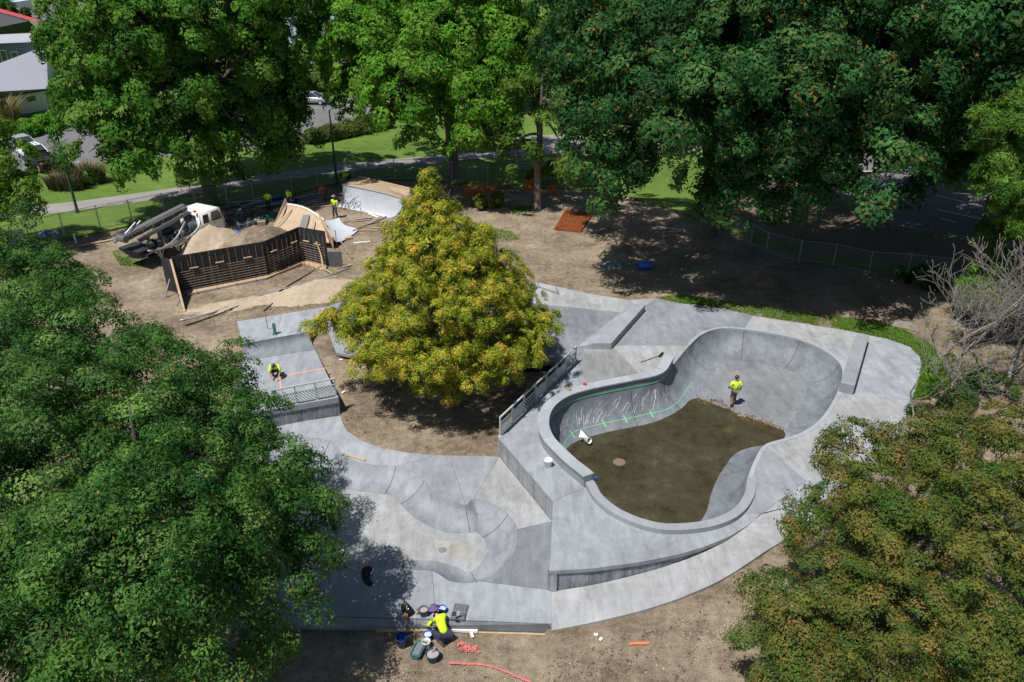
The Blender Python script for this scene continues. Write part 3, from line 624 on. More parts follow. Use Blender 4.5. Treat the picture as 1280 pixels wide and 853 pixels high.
# ------------------------------------------------------------------ foliage
def crown(name, lobes, npad, lpp, rp, leaf, pal, parent, seed, mat=None, up=.55, flat_=.62, tips=None, tipfrac=.05, low=-.45, aspect=.55, rough=.5, dome=-.25, rvar=(.55, 1.3), depth=(.7, 1.06), fill=.1, jit=.16, carve=.1, cw=4.6, core=.2, big=None, young_or_lit=None):
    """sprays of leaves: domed pads spread over the outside of the limbs' lobes, each pad a shell of single leaves"""
    r = np.random.default_rng(seed)
    Cn = np.array([tuple(l[0]) for l in lobes], float); Rd = np.array([tuple(l[1]) if hasattr(l[1], '__len__') else (l[1],)*3 for l in lobes], float)
    wgt = Rd[:, 0]*Rd[:, 2]; wgt = wgt/wgt.sum(); pc = np.zeros((0, 3)); pn = np.zeros((0, 3))
    while len(pc) < npad:
        k = r.choice(len(Cn), npad, p=wgt); d = r.normal(0, 1, (npad, 3)); d /= np.linalg.norm(d, axis=1)[:, None]
        ok = (d[:, 2] > low) | (r.random(npad) < .2); inner = r.random(npad) < core; rr0 = np.where(inner, r.uniform(.2, .62, npad), r.uniform(depth[0], depth[1], npad))[:, None]; p = Cn[k]+d*Rd[k]*rr0
        for j in range(len(Cn)):
            ok &= (np.sum(((p-Cn[j])/Rd[j])**2, 1) > .55) | (k == j) | inner
        # open holes between boughs: outer sprays are left out where a slow 3-D wave is low, the inner ones stay
        wl = 2*math.pi/(rp*cw); cv = (np.sin(p[:, 0]*wl+1.3*np.sin(p[:, 2]*wl*.7)+seed)+np.sin(p[:, 1]*wl*1.1+1.1*np.sin(p[:, 0]*wl*.6)+2*seed)+np.sin(p[:, 2]*wl*1.25+1.2*np.sin(p[:, 1]*wl*.8)))/3
        rf = np.linalg.norm((p-Cn[k])/Rd[k], axis=1); ok &= (cv > -carve) | (rf < .8)
        if big:
            wl = 2*math.pi/big[0]; c2 = (np.sin(p[:, 0]*wl+1.2*np.sin(p[:, 1]*wl*.6)+1.7*seed)+np.sin(p[:, 1]*wl+1.2*np.sin(p[:, 2]*wl*.7)+seed)+np.sin(p[:, 2]*wl*1.1+1.1*np.sin(p[:, 0]*wl*.5)))/3; ok &= (c2 > big[1]) | (rf < .74)
        pc = np.r_[pc, p[ok]]; pn = np.r_[pn, d[ok]]
    pc, pn = pc[:npad], pn[:npad]; ax = pn+np.array((0, 0, up)); ax /= np.linalg.norm(ax, axis=1)[:, None]
    pr = rp*np.exp(r.normal(0, .3, npad)).clip(rvar[0], rvar[1]); cnt = np.maximum(8, (lpp*(pr/rp)**2)).astype(int)
    ci = np.repeat(np.arange(npad), cnt); N = len(ci)
    d = r.normal(0, 1, (N, 3)); d /= np.linalg.norm(d, axis=1)[:, None]; al = np.sum(d*ax[ci], 1)
    fl_ = al < dome; d[fl_] -= 2*al[fl_][:, None]*ax[ci][fl_]; al = np.abs(al)*np.where(fl_, 1, np.sign(al))
    sq = d-ax[ci]*(np.sum(d*ax[ci], 1)*(1-flat_))[:, None]
    # uneven outline of each pad: twig fingers reach out further
    ph = r.uniform(0, 6.28, (npad, 3)); bump = 1+.22*np.sin(d[:, 0]*5+ph[ci, 0])*np.sin(d[:, 1]*5+ph[ci, 1])+.16*np.sin(d[:, 2]*8+ph[ci, 2])
    rad = np.where(r.random(N) < fill, r.uniform(.2, .8, N), r.uniform(.78, 1.06, N))*bump
    P = pc[ci]+sq*(pr[ci]*rad)[:, None]+r.normal(0, jit*rp*.5, (N, 3))
    nn = d*.85+ax[ci]*.35+r.normal(0, rough*.62, (N, 3)); nn /= np.linalg.norm(nn, axis=1)[:, None]
    t = np.cross(nn, r.normal(0, 1, (N, 3))); t /= np.maximum(np.linalg.norm(t, axis=1)[:, None], 1e-6); b = np.cross(nn, t)
    L = leaf*r.uniform(.6, 1.3, (N, 1)); W = L*aspect; dr = np.array((0, 0, -1.0))*L*.12
    V = np.stack([P-t*L*.52-b*W*.28, P+b*W*.62+t*L*(r.random((N, 1))*.4-.1), P+t*L*.55-b*W*.34+dr], 1).reshape(-1, 3)
    pal = np.array(pal); cc = pal[r.integers(0, len(pal), npad)]*r.uniform(.82, 1.2, (npad, 1)); col = cc[ci]*.65+pal[r.integers(0, len(pal), N)]*.35; col = col*r.uniform(.8, 1.22, (N, 1))
    if young_or_lit is not None:      # paler spray ends: fresh growth, and painted highlights on the near left tree
        yc = np.array(young_or_lit[0]); pf_ = np.clip(r.normal(young_or_lit[1], young_or_lit[2], npad), 0, 1)[ci]; yk = yc[r.integers(0, len(yc), npad)][ci]; m_ = (np.clip((al-.05)/.75, 0, 1)*pf_)[:, None]; col = col*(1-m_)+yk*m_*r.uniform(.85, 1.15, (N, 1))
    if tips is not None:
        tp = np.array(tips); hot = np.clip(r.normal(1, .8, npad), 0, 3)[ci]; hit = (r.random(N) < tipfrac*hot*1.6*(al > .1)); col[hit] = tp[r.integers(0, len(tp), hit.sum())]*r.uniform(.8, 1.15, (hit.sum(), 1))
    o = link(name, np_mesh(name, V, np.arange(N*3).reshape(-1, 3), mat or LEAF, False, col), parent); return o
def trunk(name, base, lobes, r0, parent, mat=None, seed=0, split=.35, twigs=3):
    rr = random.Random(seed); mb = MB(); base = Vector(base); tops = [Vector(l[0]) for l in lobes]
    ctr = sum(tops, Vector())/len(tops); ht = max(t.z for t in tops); fork = base.lerp(Vector((base.x*.6+ctr.x*.4, base.y*.6+ctr.y*.4, ctr.z)), split); fork.z = base.z+(ht-base.z)*split
    top = Vector((ctr.x*.7+base.x*.3, ctr.y*.7+base.y*.3, ht-.5))
    pts = [base+Vector((0, 0, -.4)), base+Vector((.02, 0, .25)), base.lerp(fork, .5)+Vector((rr.uniform(-.1, .1), rr.uniform(-.1, .1), 0)), fork, fork.lerp(top, .5), top]
    mb.tube(crom(pts, 4, False), [r0*1.75, r0*1.5, r0*1.3, r0*1.15, r0*1.05, r0, r0*.98, r0*.96, r0*.94, r0*.92, r0*.9, r0*.86, r0*.8, r0*.7, r0*.6, r0*.5, r0*.45, r0*.38, r0*.3, r0*.2, r0*.1][:21], 12)
    for t in tops:
        s = fork.lerp(top, rr.uniform(.0, .6)); mid = s.lerp(t, .5)+Vector((rr.uniform(-.4, .4), rr.uniform(-.4, .4), rr.uniform(.1, .6)))
        br = crom([s, mid, t], 4, False); mb.tube(br, [r0*.45*(1-.85*i/(len(br)-1)) for i in range(len(br))], 7)
        for k in range(twigs):
            e = t+Vector((rr.uniform(-1, 1), rr.uniform(-1, 1), rr.uniform(-.4, .8)))*1.6; q = mid.lerp(t, rr.uniform(.2, .9)); mb.tube([q, q.lerp(e, .5)+Vector((0, 0, .15)), e], [r0*.14, r0*.09, r0*.03], 5)
    return mb.build(name, mat or M['bark'], parent, True)
def tree(name, label, base, lob, r0, ck, group=None, cat='tree', seed=1, bmat=None, tk=None, twname='trunk'):
    base = Vector(base); t = thing(name, label, cat, base, 0, group)
    lobes = [((Vector(Zat(*l[:3]))-base) if len(l) in (4, 5) else Vector(l[0])-base, (l[3] if len(l) == 4 else (l[3], l[3], l[4])) if len(l) > 3 else l[1]) for l in lob]
    trunk(twname, (0, 0, 0), lobes, r0, t, bmat, seed, **(tk or {})); crown('crown', lobes, parent=t, seed=seed, **ck); return t
OAK = [(.038, .13, .014), (.058, .175, .018), (.09, .22, .026), (.026, .095, .012), (.125, .245, .04)]
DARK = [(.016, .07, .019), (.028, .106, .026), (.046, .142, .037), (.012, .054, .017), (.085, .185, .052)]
FRESH = [(.065, .21, .013), (.1, .27, .02), (.042, .155, .012), (.145, .3, .036)]
NEARP = [(.019, .078, .015), (.029, .104, .018), (.048, .138, .024), (.014, .058, .013), (.04, .125, .028)]
# near left oak-like tree filling the lower left
tree('leafy_tree', 'large green broadleaf tree filling the near left corner of the park', (-11.3, 19.0, -1.2),
     [(100,580,19.5,4.4),(225,520,23.5,2.7),(320,625,19.8,2.3),(290,735,16.6,2.5),(120,760,15.2,3.6),(60,430,24.5,3.2),(165,450,24,1.9),(-20,350,27.5,3.2),(35,362,27.2,1.9),(385,645,19.4,1.25),(280,478,25.5,1.5),(372,590,20.8,1.15),(330,800,15.8,1.5),(-70,600,19.5,4.6),(300,560,22.5,1.7),(200,640,17,3.2),(78,374,26.8,1.5),(345,690,17.5,1.6),(230,800,15,2.4),(395,690,18.4,.8),(20,800,14,3.2),(180,720,14.6,2.2),(90,660,16,2.6),(20,520,21.5,3),(300,660,17.6,2),(230,580,20.5,2.4),(130,500,22.5,2.2),(40,700,15.5,2.6),(240,700,15.8,2),(375,770,16.6,.8),(130,850,13.5,2.4),(330,520,24,.9)],
     .32, dict(npad=1750, lpp=225, rp=.46, leaf=.108, pal=NEARP, tips=[(.3, .2, .05), (.26, .32, .08)], tipfrac=.008, mat=LEAFG, low=-.3, rough=.45, up=.8, dome=-.05, fill=.06, depth=(.62, 1.1), rvar=(.5, 1.5), carve=.04, cw=5.2, core=.34, big=(3.4, -.05), young_or_lit=([(.13, .27, .055), (.2, .33, .085), (.1, .2, .035)], .42, .33)), seed=11, tk=dict(twigs=0))  # leaf highlights painted into the outer ends of its sprays
# golden conifer in the middle
gb = Vector((*G(556,478,-.5)[:2], gz(*G(556,478,-.5)[:2])))
rg = random.Random(21); lobs = []
RADP = [4.2, 5.15, 5.1, 4.7, 4.2, 3.6, 3.0, 2.35, 1.65, 1.05, .42]
for k in range(11):
    z = 2.2+k*.83; rad = RADP[k]; cx = .3-.07*k; nn_ = max(1, int(round(2*math.pi*rad/1.7)))
    for j in range(nn_):
        a = 2*math.pi*(j+rg.random()*.6)/nn_+k*.6; rr_ = max(0, rad-.8)*rg.uniform(.86, 1.12); lr = min(rg.uniform(.62, 1.12), .3+rad*.4)
        lobs.append(((gb.x+cx+math.cos(a)*rr_, gb.y+math.sin(a)*rr_, gb.z+z+rg.uniform(-.4, .4)), (lr*1.1, lr*1.1, lr*.66)))
    lobs.append(((gb.x+cx, gb.y, gb.z+z), (max(.3, rad*.72), max(.3, rad*.72), .9)))
lobs.append(((gb.x-.4, gb.y, gb.z+10.75), (.22, .22, .4)))
for (px, py, Yd, rr_) in ((388,409,33.5,.55),(412,396,33.3,.7),(440,418,33,.85),(452,392,33.3,.8),(400,405,33.5,.75),(425,400,33.5,.85),(450,408,33.5,.9),(470,430,31.5,.9)): q = Zat(px, py, Yd); lobs.append(((q.x, q.y, q.z), (rr_, rr_, rr_*.6)))
GOLD = [(.13, .2, .016), (.09, .165, .014), (.17, .23, .018), (.06, .13, .013)]
t = thing('golden_conifer', 'bushy golden yellow cone shaped conifer in the dirt bed', 'tree', gb)
lo2 = [(Vector(l[0])-gb, l[1]) for l in lobs]
trunk('trunk', (0, 0, 0), lo2[::7], .26, t, None, 3, .2, 1)
crown('crown', lo2, 3500, 112, .27, .115, GOLD, t, 31, LEAFS, up=.6, young_or_lit=([(.5, .42, .055), (.42, .4, .045), (.54, .41, .06), (.35, .38, .035)], .76, .28), low=-.5, aspect=.36, rough=.5, dome=.0, fill=.25, jit=.22, depth=(.62, 1.14), flat_=.55, rvar=(.5, 1.5), carve=.16, cw=5.5, core=.3)
# rear trees
RT = 'big shade trees behind the skatepark'
tree('shade_tree', 'tall rounded green tree behind the truck', G(265,258), [(150,90,59,4.6),(215,60,60,6.4),(300,70,62.5,5),(140,175,56,3.2),(215,175,57.5,3.7),(300,150,62.5,3.8),(330,40,64,3.6),(110,125,58,2.6),(190,0,62,6.4),(290,-20,63,5.6),(345,165,64,2.1),(180,215,55,1.4),(110,50,60,3.2),(360,180,64.5,1.3),(130,-10,61,4.4),(230,60,68,6),(310,40,69,6),(330,95,67,3.6),(200,150,58,3),(125,150,58,2.4),(155,120,58.5,3),(250,195,59,2.4),(270,180,60,2.8),(170,205,55.5,1.8),(320,120,63,3.4),(230,120,59,4),(370,158,66,1.7),(352,132,66,2),(260,150,60,3.2),(310,175,61,2.6),(180,165,57,2.6),(230,205,57,1.7),(335,190,62,1.5),(385,175,67,1.1),(250,90,70,5),(325,85,71,4.2),(290,110,69,4)], .55,
     dict(npad=900, lpp=190, rp=.82, leaf=.3, pal=OAK, low=-.4, rough=.42, dome=-.05, depth=(.62, 1.08), tips=[(.16, .17, .04)], tipfrac=.04), RT, seed=41)
tree('shade_tree', 'bright green spreading tree on the lawn behind the golden conifer', G(568,222), [(470,60,66,5),(560,40,66,6),(630,60,65,4.8),(520,115,62,4),(600,115,62,3.6),(455,105,64,2.8),(590,160,60,1.9),(540,150,60.5,2.4),(485,140,63,1.9),(500,0,69,5.6),(640,0,68,5.6),(430,20,68,2.6),(575,185,61,1),(515,175,61,1),(520,20,75,6),(600,20,75,6),(428,60,66,2.4),(480,100,67,4),(560,100,68,4),(620,100,68,4),(445,140,65,1.6),(458,85,69.5,3),(510,90,71,4)], .5,
     dict(npad=720, lpp=180, rp=.86, leaf=.32, pal=FRESH, low=-.4, flat_=.45, rough=.42, dome=-.05, depth=(.62, 1.08), tips=[(.2, .26, .05)], tipfrac=.08), RT, seed=42)
tree('slender_tree', 'thin leaning pale green tree beside the rusty steel mat', G(672,262), [(640,190,60,1.7),(680,150,60.5,1.9),(715,205,60,1.5),(650,110,61,2.2),(700,100,61,2),(735,160,60.5,1.6),(690,60,61.5,2.2),(635,150,61,1.5)], .3,
     dict(npad=75, lpp=150, rp=.8, leaf=.3, fill=.3, pal=[(.075, .16, .02), (.1, .19, .03), (.05, .12, .016), (.14, .2, .04)], low=-.6), None, seed=43, tk=dict(split=.45, twigs=5))
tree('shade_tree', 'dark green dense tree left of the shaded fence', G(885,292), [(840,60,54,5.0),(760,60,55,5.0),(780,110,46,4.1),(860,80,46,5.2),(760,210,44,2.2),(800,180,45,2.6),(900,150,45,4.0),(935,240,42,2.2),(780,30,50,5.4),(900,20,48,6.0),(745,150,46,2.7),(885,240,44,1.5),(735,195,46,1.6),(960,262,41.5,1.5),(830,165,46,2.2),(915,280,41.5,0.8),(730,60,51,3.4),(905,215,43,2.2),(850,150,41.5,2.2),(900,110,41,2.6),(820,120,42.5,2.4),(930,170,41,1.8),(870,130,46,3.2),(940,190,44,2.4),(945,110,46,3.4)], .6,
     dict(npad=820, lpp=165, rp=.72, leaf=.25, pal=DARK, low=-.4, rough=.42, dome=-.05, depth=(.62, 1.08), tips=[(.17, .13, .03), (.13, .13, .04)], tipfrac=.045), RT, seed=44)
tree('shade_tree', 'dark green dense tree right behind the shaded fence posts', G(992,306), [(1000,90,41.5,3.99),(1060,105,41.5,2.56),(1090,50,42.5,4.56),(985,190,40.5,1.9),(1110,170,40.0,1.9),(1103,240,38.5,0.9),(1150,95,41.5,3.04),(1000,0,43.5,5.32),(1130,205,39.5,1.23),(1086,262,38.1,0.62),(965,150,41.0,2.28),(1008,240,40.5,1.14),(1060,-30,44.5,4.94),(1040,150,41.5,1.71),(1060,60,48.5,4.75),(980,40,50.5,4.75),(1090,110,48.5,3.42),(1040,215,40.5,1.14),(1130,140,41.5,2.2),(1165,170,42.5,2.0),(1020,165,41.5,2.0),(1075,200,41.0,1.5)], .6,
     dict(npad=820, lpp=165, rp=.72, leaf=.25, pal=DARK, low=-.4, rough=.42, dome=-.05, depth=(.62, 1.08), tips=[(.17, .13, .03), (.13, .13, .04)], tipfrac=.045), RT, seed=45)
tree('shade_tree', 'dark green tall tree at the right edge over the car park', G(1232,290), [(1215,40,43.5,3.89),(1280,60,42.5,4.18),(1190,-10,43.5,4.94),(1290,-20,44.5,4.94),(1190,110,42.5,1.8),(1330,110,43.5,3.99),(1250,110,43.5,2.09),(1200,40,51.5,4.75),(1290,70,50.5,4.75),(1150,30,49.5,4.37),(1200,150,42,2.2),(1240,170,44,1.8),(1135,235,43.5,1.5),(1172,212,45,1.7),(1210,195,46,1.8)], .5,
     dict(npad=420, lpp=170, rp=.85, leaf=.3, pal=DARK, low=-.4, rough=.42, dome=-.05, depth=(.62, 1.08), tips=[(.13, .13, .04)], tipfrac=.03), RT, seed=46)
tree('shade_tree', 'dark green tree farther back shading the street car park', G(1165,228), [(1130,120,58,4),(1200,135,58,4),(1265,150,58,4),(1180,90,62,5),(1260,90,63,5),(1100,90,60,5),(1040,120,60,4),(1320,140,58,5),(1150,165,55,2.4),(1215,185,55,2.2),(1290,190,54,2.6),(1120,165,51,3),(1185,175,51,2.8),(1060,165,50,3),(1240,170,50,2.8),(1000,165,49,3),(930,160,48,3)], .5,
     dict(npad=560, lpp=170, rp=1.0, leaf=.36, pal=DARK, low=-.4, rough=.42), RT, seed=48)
tree('maple_tree', 'small bright green tree at the left edge by the footpath', (G(-12,322).x, 51.5, 0), [(-8,205,51.5,2.0),(28,240,51,1.3),(-20,190,52,2.6),(5,258,50.8,1.2),(-35,240,51,2),(26,228,51.5,0.9)], .25,
     dict(npad=90, lpp=200, rp=.7, leaf=.27, pal=[(.1, .21, .022), (.14, .26, .035), (.07, .16, .018)], low=-.4), None, seed=47)
for k, (px, Yd, hz, lab) in enumerate(((150, 112, 9, 'far round tree behind the tall rounded tree'), (480, 112, 11, 'far tree behind the spreading bright tree'), (610, 100, 10, 'far tree seen past the slender tree'), (760, 92, 12, 'far tree behind the dark tree at left of the fence'), (900, 98, 12, 'far tree beyond the sunny lawn gap'), (1080, 88, 12, 'far tree beyond the street car park'), (1280, 84, 13, 'far tree beyond the right end of the car park'), (1420, 70, 12, 'broad tree right of the car park out by the street'), (330, 130, 8, 'far tree beside the pale blue building'))):
    b = Vector((Zat(px, 200, Yd).x, Yd, 0)); lob = []
    rr2 = random.Random(90+k)
    for j in range(5): lob.append(((b.x+rr2.uniform(-3, 3), b.y+rr2.uniform(-2, 2), hz*rr2.uniform(.45, .8)), (rr2.uniform(2.6, 4),)*3))
    tree('background_tree', lab, b, lob, .4, dict(npad=70, lpp=130, rp=1.5, leaf=.6, pal=OAK if k % 2 else DARK, low=-.4), 'trees far behind', seed=60+k, tk=dict(twigs=0))
# right hand pine with soft tufts
pb = Vector((Zat(1320, 400, 39).x, 39.5, 0)); PINE = [(.06, .15, .02), (.095, .205, .026), (.03, .095, .016), (.14, .25, .045)]
tree('pine_tree', 'soft lime green pine at the right edge above the bare shrub', pb, [(1268,160,38,1.2,1),(1248,205,38,1.0,.8),(1275,235,37,1.4,1),(1245,335,38.5,1.2,0.8),(1270,290,39.5,1.2,0.9),(1220,365,37.6,0.75,0.5),(1290,360,38.2,1.6,1.1),(1300,190,38,1.6,1.3),(1300,260,37,1.8,1.3),(1255,375,37.5,0.8,0.5),(1238,290,40,.6,.5),(1330,300,39,2,2),(1330,120,38,1.6,1.6),(1250,150,38,1.1,1.1),(1243,190,38,.9,.8),(1270,200,38,1.4,1.2),(1290,150,38,1.6,1.6),(1245,240,37.5,1.1,.9),(1285,290,38,1.6,1.4),(1235,235,38,.6,.5)], .25,
     dict(npad=620, lpp=240, rp=.45, leaf=.28, pal=PINE, low=-.5, aspect=.13, mat=LEAFS, up=1.0, rough=1.2, fill=.5), None, seed=51)
# brown green tree in the near right corner
BRN = [(.07, .115, .02), (.055, .105, .018), (.09, .125, .024), (.035, .1, .02), (.03, .11, .024)]
tree('bronze_tree', 'bronze and olive leaved spreading tree in the near right corner', (12.5, 18.5, 0), [(1075,570,22.5,1.35),(1165,580,22.5,1.5),(1262,560,23.5,1.4),(1018,640,20.5,.95),(1100,670,19,2),(1220,690,18.6,2.6),(968,745,17.6,.85),(995,805,16.4,1.35),(1115,790,16.8,2.3),(1245,810,16.2,2.6),(935,812,16.4,.8),(1060,630,20.5,1.2),(1310,650,19.5,2.6),(985,665,20,.6),(1045,740,17.4,1.2),(1120,545,23.3,.75),(1060,545,22.5,.7),(1010,850,15.5,1.6),(1190,535,24,.8)], .24,
     dict(npad=1050, lpp=195, rp=.38, leaf=.098, pal=BRN, low=-.3, flat_=.5, rough=.42, dome=-.05, depth=(.6, 1.08), young_or_lit=([(.21, .165, .045), (.18, .175, .04), (.25, .18, .055), (.15, .18, .035)], .66, .32)), None, seed=52, tk=dict(twigs=0))
# bare grey trees
def bare_tree(name, label, base, ht, seed, lean=(0, 0), spread=.75, depth=5, r0=.11, leaves=40):
    rr = random.Random(seed); t = thing(name, label, 'tree', base, 0, 'bare grey trees at the right'); mb = MB(); ends = []
    def grow(p, d, L, r, k):
        n = 4; pts = [p]; q = p.copy(); dd = d.copy()
        for i in range(n):
            dd = (dd+Vector((rr.gauss(0, .26), rr.gauss(0, .26), rr.gauss(.05, .16)))).normalized(); q = q+dd*L/n; pts.append(q.copy())
        r1 = max(.008, r*.66); mb.tube(pts, [r+(r1-r)*i/n for i in range(n+1)], 6 if k > 2 else 4, k == 0)
        if k <= 0: ends.append(q.copy()); return
        for j in range(rr.choice((2, 3, 3)) if k > 1 else 3):
            a = rr.uniform(0, 6.28); v = Vector((math.cos(a), math.sin(a), rr.uniform(.1, .9)))*spread; s = pts[rr.choice((2, 3, 4, 4))]
            grow(s, (dd+v).normalized(), L*rr.uniform(.6, .88), r1*rr.uniform(.68, .92), k-1)
    grow(Vector((0, 0, -.2)), Vector((lean[0], lean[1], 1)).normalized(), ht*.38, r0, depth)
    mb.build('branches', M['deadbark'], t, True)
    if leaves:
        es = [(e, .15) for e in random.Random(seed).sample(ends, min(leaves, len(ends)))]
        crown('sparse_leaves', es, max(6, leaves//3), 9, .13, .1, [(.12, .16, .025), (.17, .19, .03), (.1, .12, .03)], t, seed, LEAFS)
    return t
bare_tree('bare_tree', 'pale bare tree with twisted grey branches below the lime pine', Vector((*G(1208,492)[:2], 0)), 8.6, 5, (-.03, .1), .75, 6, .12, 60)
bare_tree('bare_tree', 'pale bare tree with an upright trunk at the right edge', Vector((*G(1262,500)[:2], 0)), 8.2, 8, (-.1, .1), .7, 6, .115, 40)
bare_tree('bare_tree', 'bare grey tree between the two taller bare trees', Vector((*G(1238,480)[:2], 0)), 7.4, 23, (0, .1), .8, 6, .1, 30)
bare_tree('bare_tree', 'small bare shrub reaching over the slab corner', Vector((*G(1140,528)[:2], 0)), 6.0, 14, (-.15, .1), .9, 5, .05, 30)
bare_tree('bare_tree', 'low tangled bare shrub between the grass strip and the bronze tree', Vector((*G(1172,505)[:2], 0)), 5.6, 19, (0, .1), 1.0, 6, .07, 110)
for k_, (px_, py_, h_, sd_, lab_) in enumerate(((1190, 478, 5.6, 31, 'bare grey shrub with upright twigs left of the tallest bare tree'), (1225, 470, 5.2, 37, 'bare grey shrub in front of the lime pine'), (1255, 475, 6.0, 41, 'tangled bare shrub right of the tallest bare tree'), (1278, 470, 6.4, 43, 'bare shrub cut off by the right edge of the picture'))):
    bare_tree('bare_tree', lab_, Vector((*G(px_, py_)[:2], 0)), h_, sd_, (-.05, .05), .95, 6, .065, 20)
# hedges, flax, bushes
def bush(name, label, lob, ck, cat='bush', group=None, base=None):
    b = Vector(base); t = thing(name, label, cat, b, 0, group)
    crown('foliage', [(Vector(l[0])-b, l[1]) for l in lob], parent=t, **ck)
    for l in lob[:6]: q = Vector(l[0])-b; MB().tube([(q.x, q.y, -.1), (q.x+.05, q.y, q.z)], [.06, .03], 5).build('stem', M['bark'], t)
    return t
def hedge(name, label, a, b, h, wd, pal, seed, n=500, leaf=.28):
    a, b = Vector(a), Vector(b); L = (b-a).length; k = max(2, int(L/1.2)); rr = random.Random(seed)
    lob = [(a.lerp(b, i/(k-1))+Vector((0, 0, h*.5)), (.9, wd, h*rr.uniform(.45, .6))) for i in range(k)]
    return bush(name, label, lob, dict(npad=n//4, lpp=70, rp=.55, leaf=leaf, pal=pal, seed=seed, low=-.2), 'hedge', None, a)
hedge('hedge', 'low olive hedge along the far side of the sunny lawn', G(395,180), G(480,162), 1.5, .9, [(.075, .11, .022), (.1, .135, .03), (.055, .085, .02)], 71, 900)
hedge('hedge', 'dark clipped hedge in front of the pale roofed house', G(12,143), G(50,136), 1.8, 1, FRESH, 72, 600, .4)
hedge('hedge', 'leafy green hedge beyond the parked cars', G(35,172), G(70,163), 1.8, 1.2, FRESH, 73, 600, .35)
hedge('hedge', 'small box hedge beside the far road', G(17,24), G(34,24), 2.6, 1.5, [(.05, .07, .02), (.08, .09, .025)], 74, 300, .6)
hedge('hedge', 'green hedge below the yellow sign', G(376,92), G(402,90), 2.4, 1.4, FRESH, 75, 400, .5)
hedge('hedge', 'grassy green bank behind the silver car', G(360,118), G(425,112), 2.2, 3, [(.08, .14, .03), (.11, .17, .045), (.06, .12, .025)], 76, 900, .4)
bush('bush', 'round green bush beside the far road', [((*G(8,16)[:2], 2.2), 2.6), ((*G(14,14)[:2], 2), 2)], dict(npad=52, lpp=80, rp=.8, leaf=.6, pal=OAK, seed=77), base=G(10,18))
bush('bush', 'green bush by the orange barrier netting', [((*G(604,262)[:2], .5), .7), ((*G(618,258)[:2], .45), .7), ((*G(596,256)[:2], .4), .5)], dict(npad=52, lpp=80, rp=.25, leaf=.2, pal=[(.07, .12, .02), (.12, .17, .03), (.2, .21, .035)], seed=78), base=G(604,264))
bush('bush', 'yellow green sapling foliage against the slender tree', [((*G(684,232)[:2], 1.1), .6), ((*G(690,228)[:2], 1.5), .5), ((*G(664,232)[:2], .8), .45)], dict(npad=28, lpp=80, rp=.3, leaf=.22, pal=[(.14, .19, .03), (.19, .22, .04)], seed=79), base=G(684,240))
bush('bush', 'bushy saplings at the foot of the right fence', [((*G(1150,356)[:2], .6), .7), ((*G(1165,362)[:2], .5), .6), ((*G(1125,354)[:2], .4), .5)], dict(npad=36, lpp=80, rp=.3, leaf=.22, pal=DARK, seed=80), base=G(1150,360))
bush('bush', 'bright weeds at the corner of the slab by the bare shrubs', [((*G(1168,462)[:2], .2), .35), ((*G(1160,474)[:2], .2), .3), ((*G(1186,455)[:2], .2), .3)], dict(npad=44, lpp=80, rp=.25, leaf=.13, pal=GC, seed=81), base=G(1168,466))
bush('bush', 'scruffy low undergrowth below the bare grey trees', [((*G(1190,505)[:2], .4), .9), ((*G(1225,490)[:2], .4), .8), ((*G(1150,515)[:2], .4), .7), ((*G(1250,500)[:2], .35), .9)], dict(npad=76, lpp=80, rp=.3, leaf=.13, pal=BRN, seed=82), base=G(1190,515))
def flax(label, c, n, h, rad, cols, seed):
    r = np.random.default_rng(seed); t = thing('flax_bush', label, 'bush', c); a = r.uniform(0, 6.28, n); rr_ = rad*np.sqrt(r.random(n)); b = np.c_[np.cos(a)*rr_*1.0, np.sin(a)*rr_*.5, np.zeros(n)]
    out = np.c_[np.cos(a), np.sin(a), np.zeros(n)]*r.uniform(.1, .75, (n, 1)); L = h*r.uniform(.6, 1.25, (n, 1)); s = np.c_[-np.sin(a), np.cos(a), np.zeros(n)]*.045
    up = np.array((0, 0, 1.0)); m = b+up*L*.6+out*L*.35; e = b+up*L*.9+out*L*1.0
    V = np.stack([b-s, b+s, m+s*.9, m-s*.9, e+s*.1, e-s*.1], 1).reshape(-1, 3); k = np.arange(n)[:, None]*6
    Fm = np.r_[k+np.array([[0, 1, 2, 3]]), k+np.array([[3, 2, 4, 5]])]; c_ = np.array(cols)[r.integers(0, len(cols), n)]*r.uniform(.8, 1.2, (n, 1))
    link('blades', np_mesh('blades', V, Fm, LEAFS, False, np.r_[c_, c_]), t); return t
FX = [(.1, .11, .05), (.14, .12, .07), (.17, .13, .09), (.07, .09, .035)]
flax('brown green flax clump left of the row beside the green lamp pole', G(84,238), 600, 1.5, 1.5, FX, 1); flax('brown green flax clump between the green lamp pole and the tall tree', G(108,230), 700, 1.8, 1.7, FX, 2)
flax('dry pampas clump at the left edge behind the parked cars', G(4,158), 600, 3, 2, [(.3, .24, .12), (.22, .18, .09), (.12, .14, .05)], 3)
flax('reddish grass clump at the end of the far hedge', G(414,108), 300, 1.6, 2.5, [(.3, .2, .09), (.2, .15, .07)], 4)
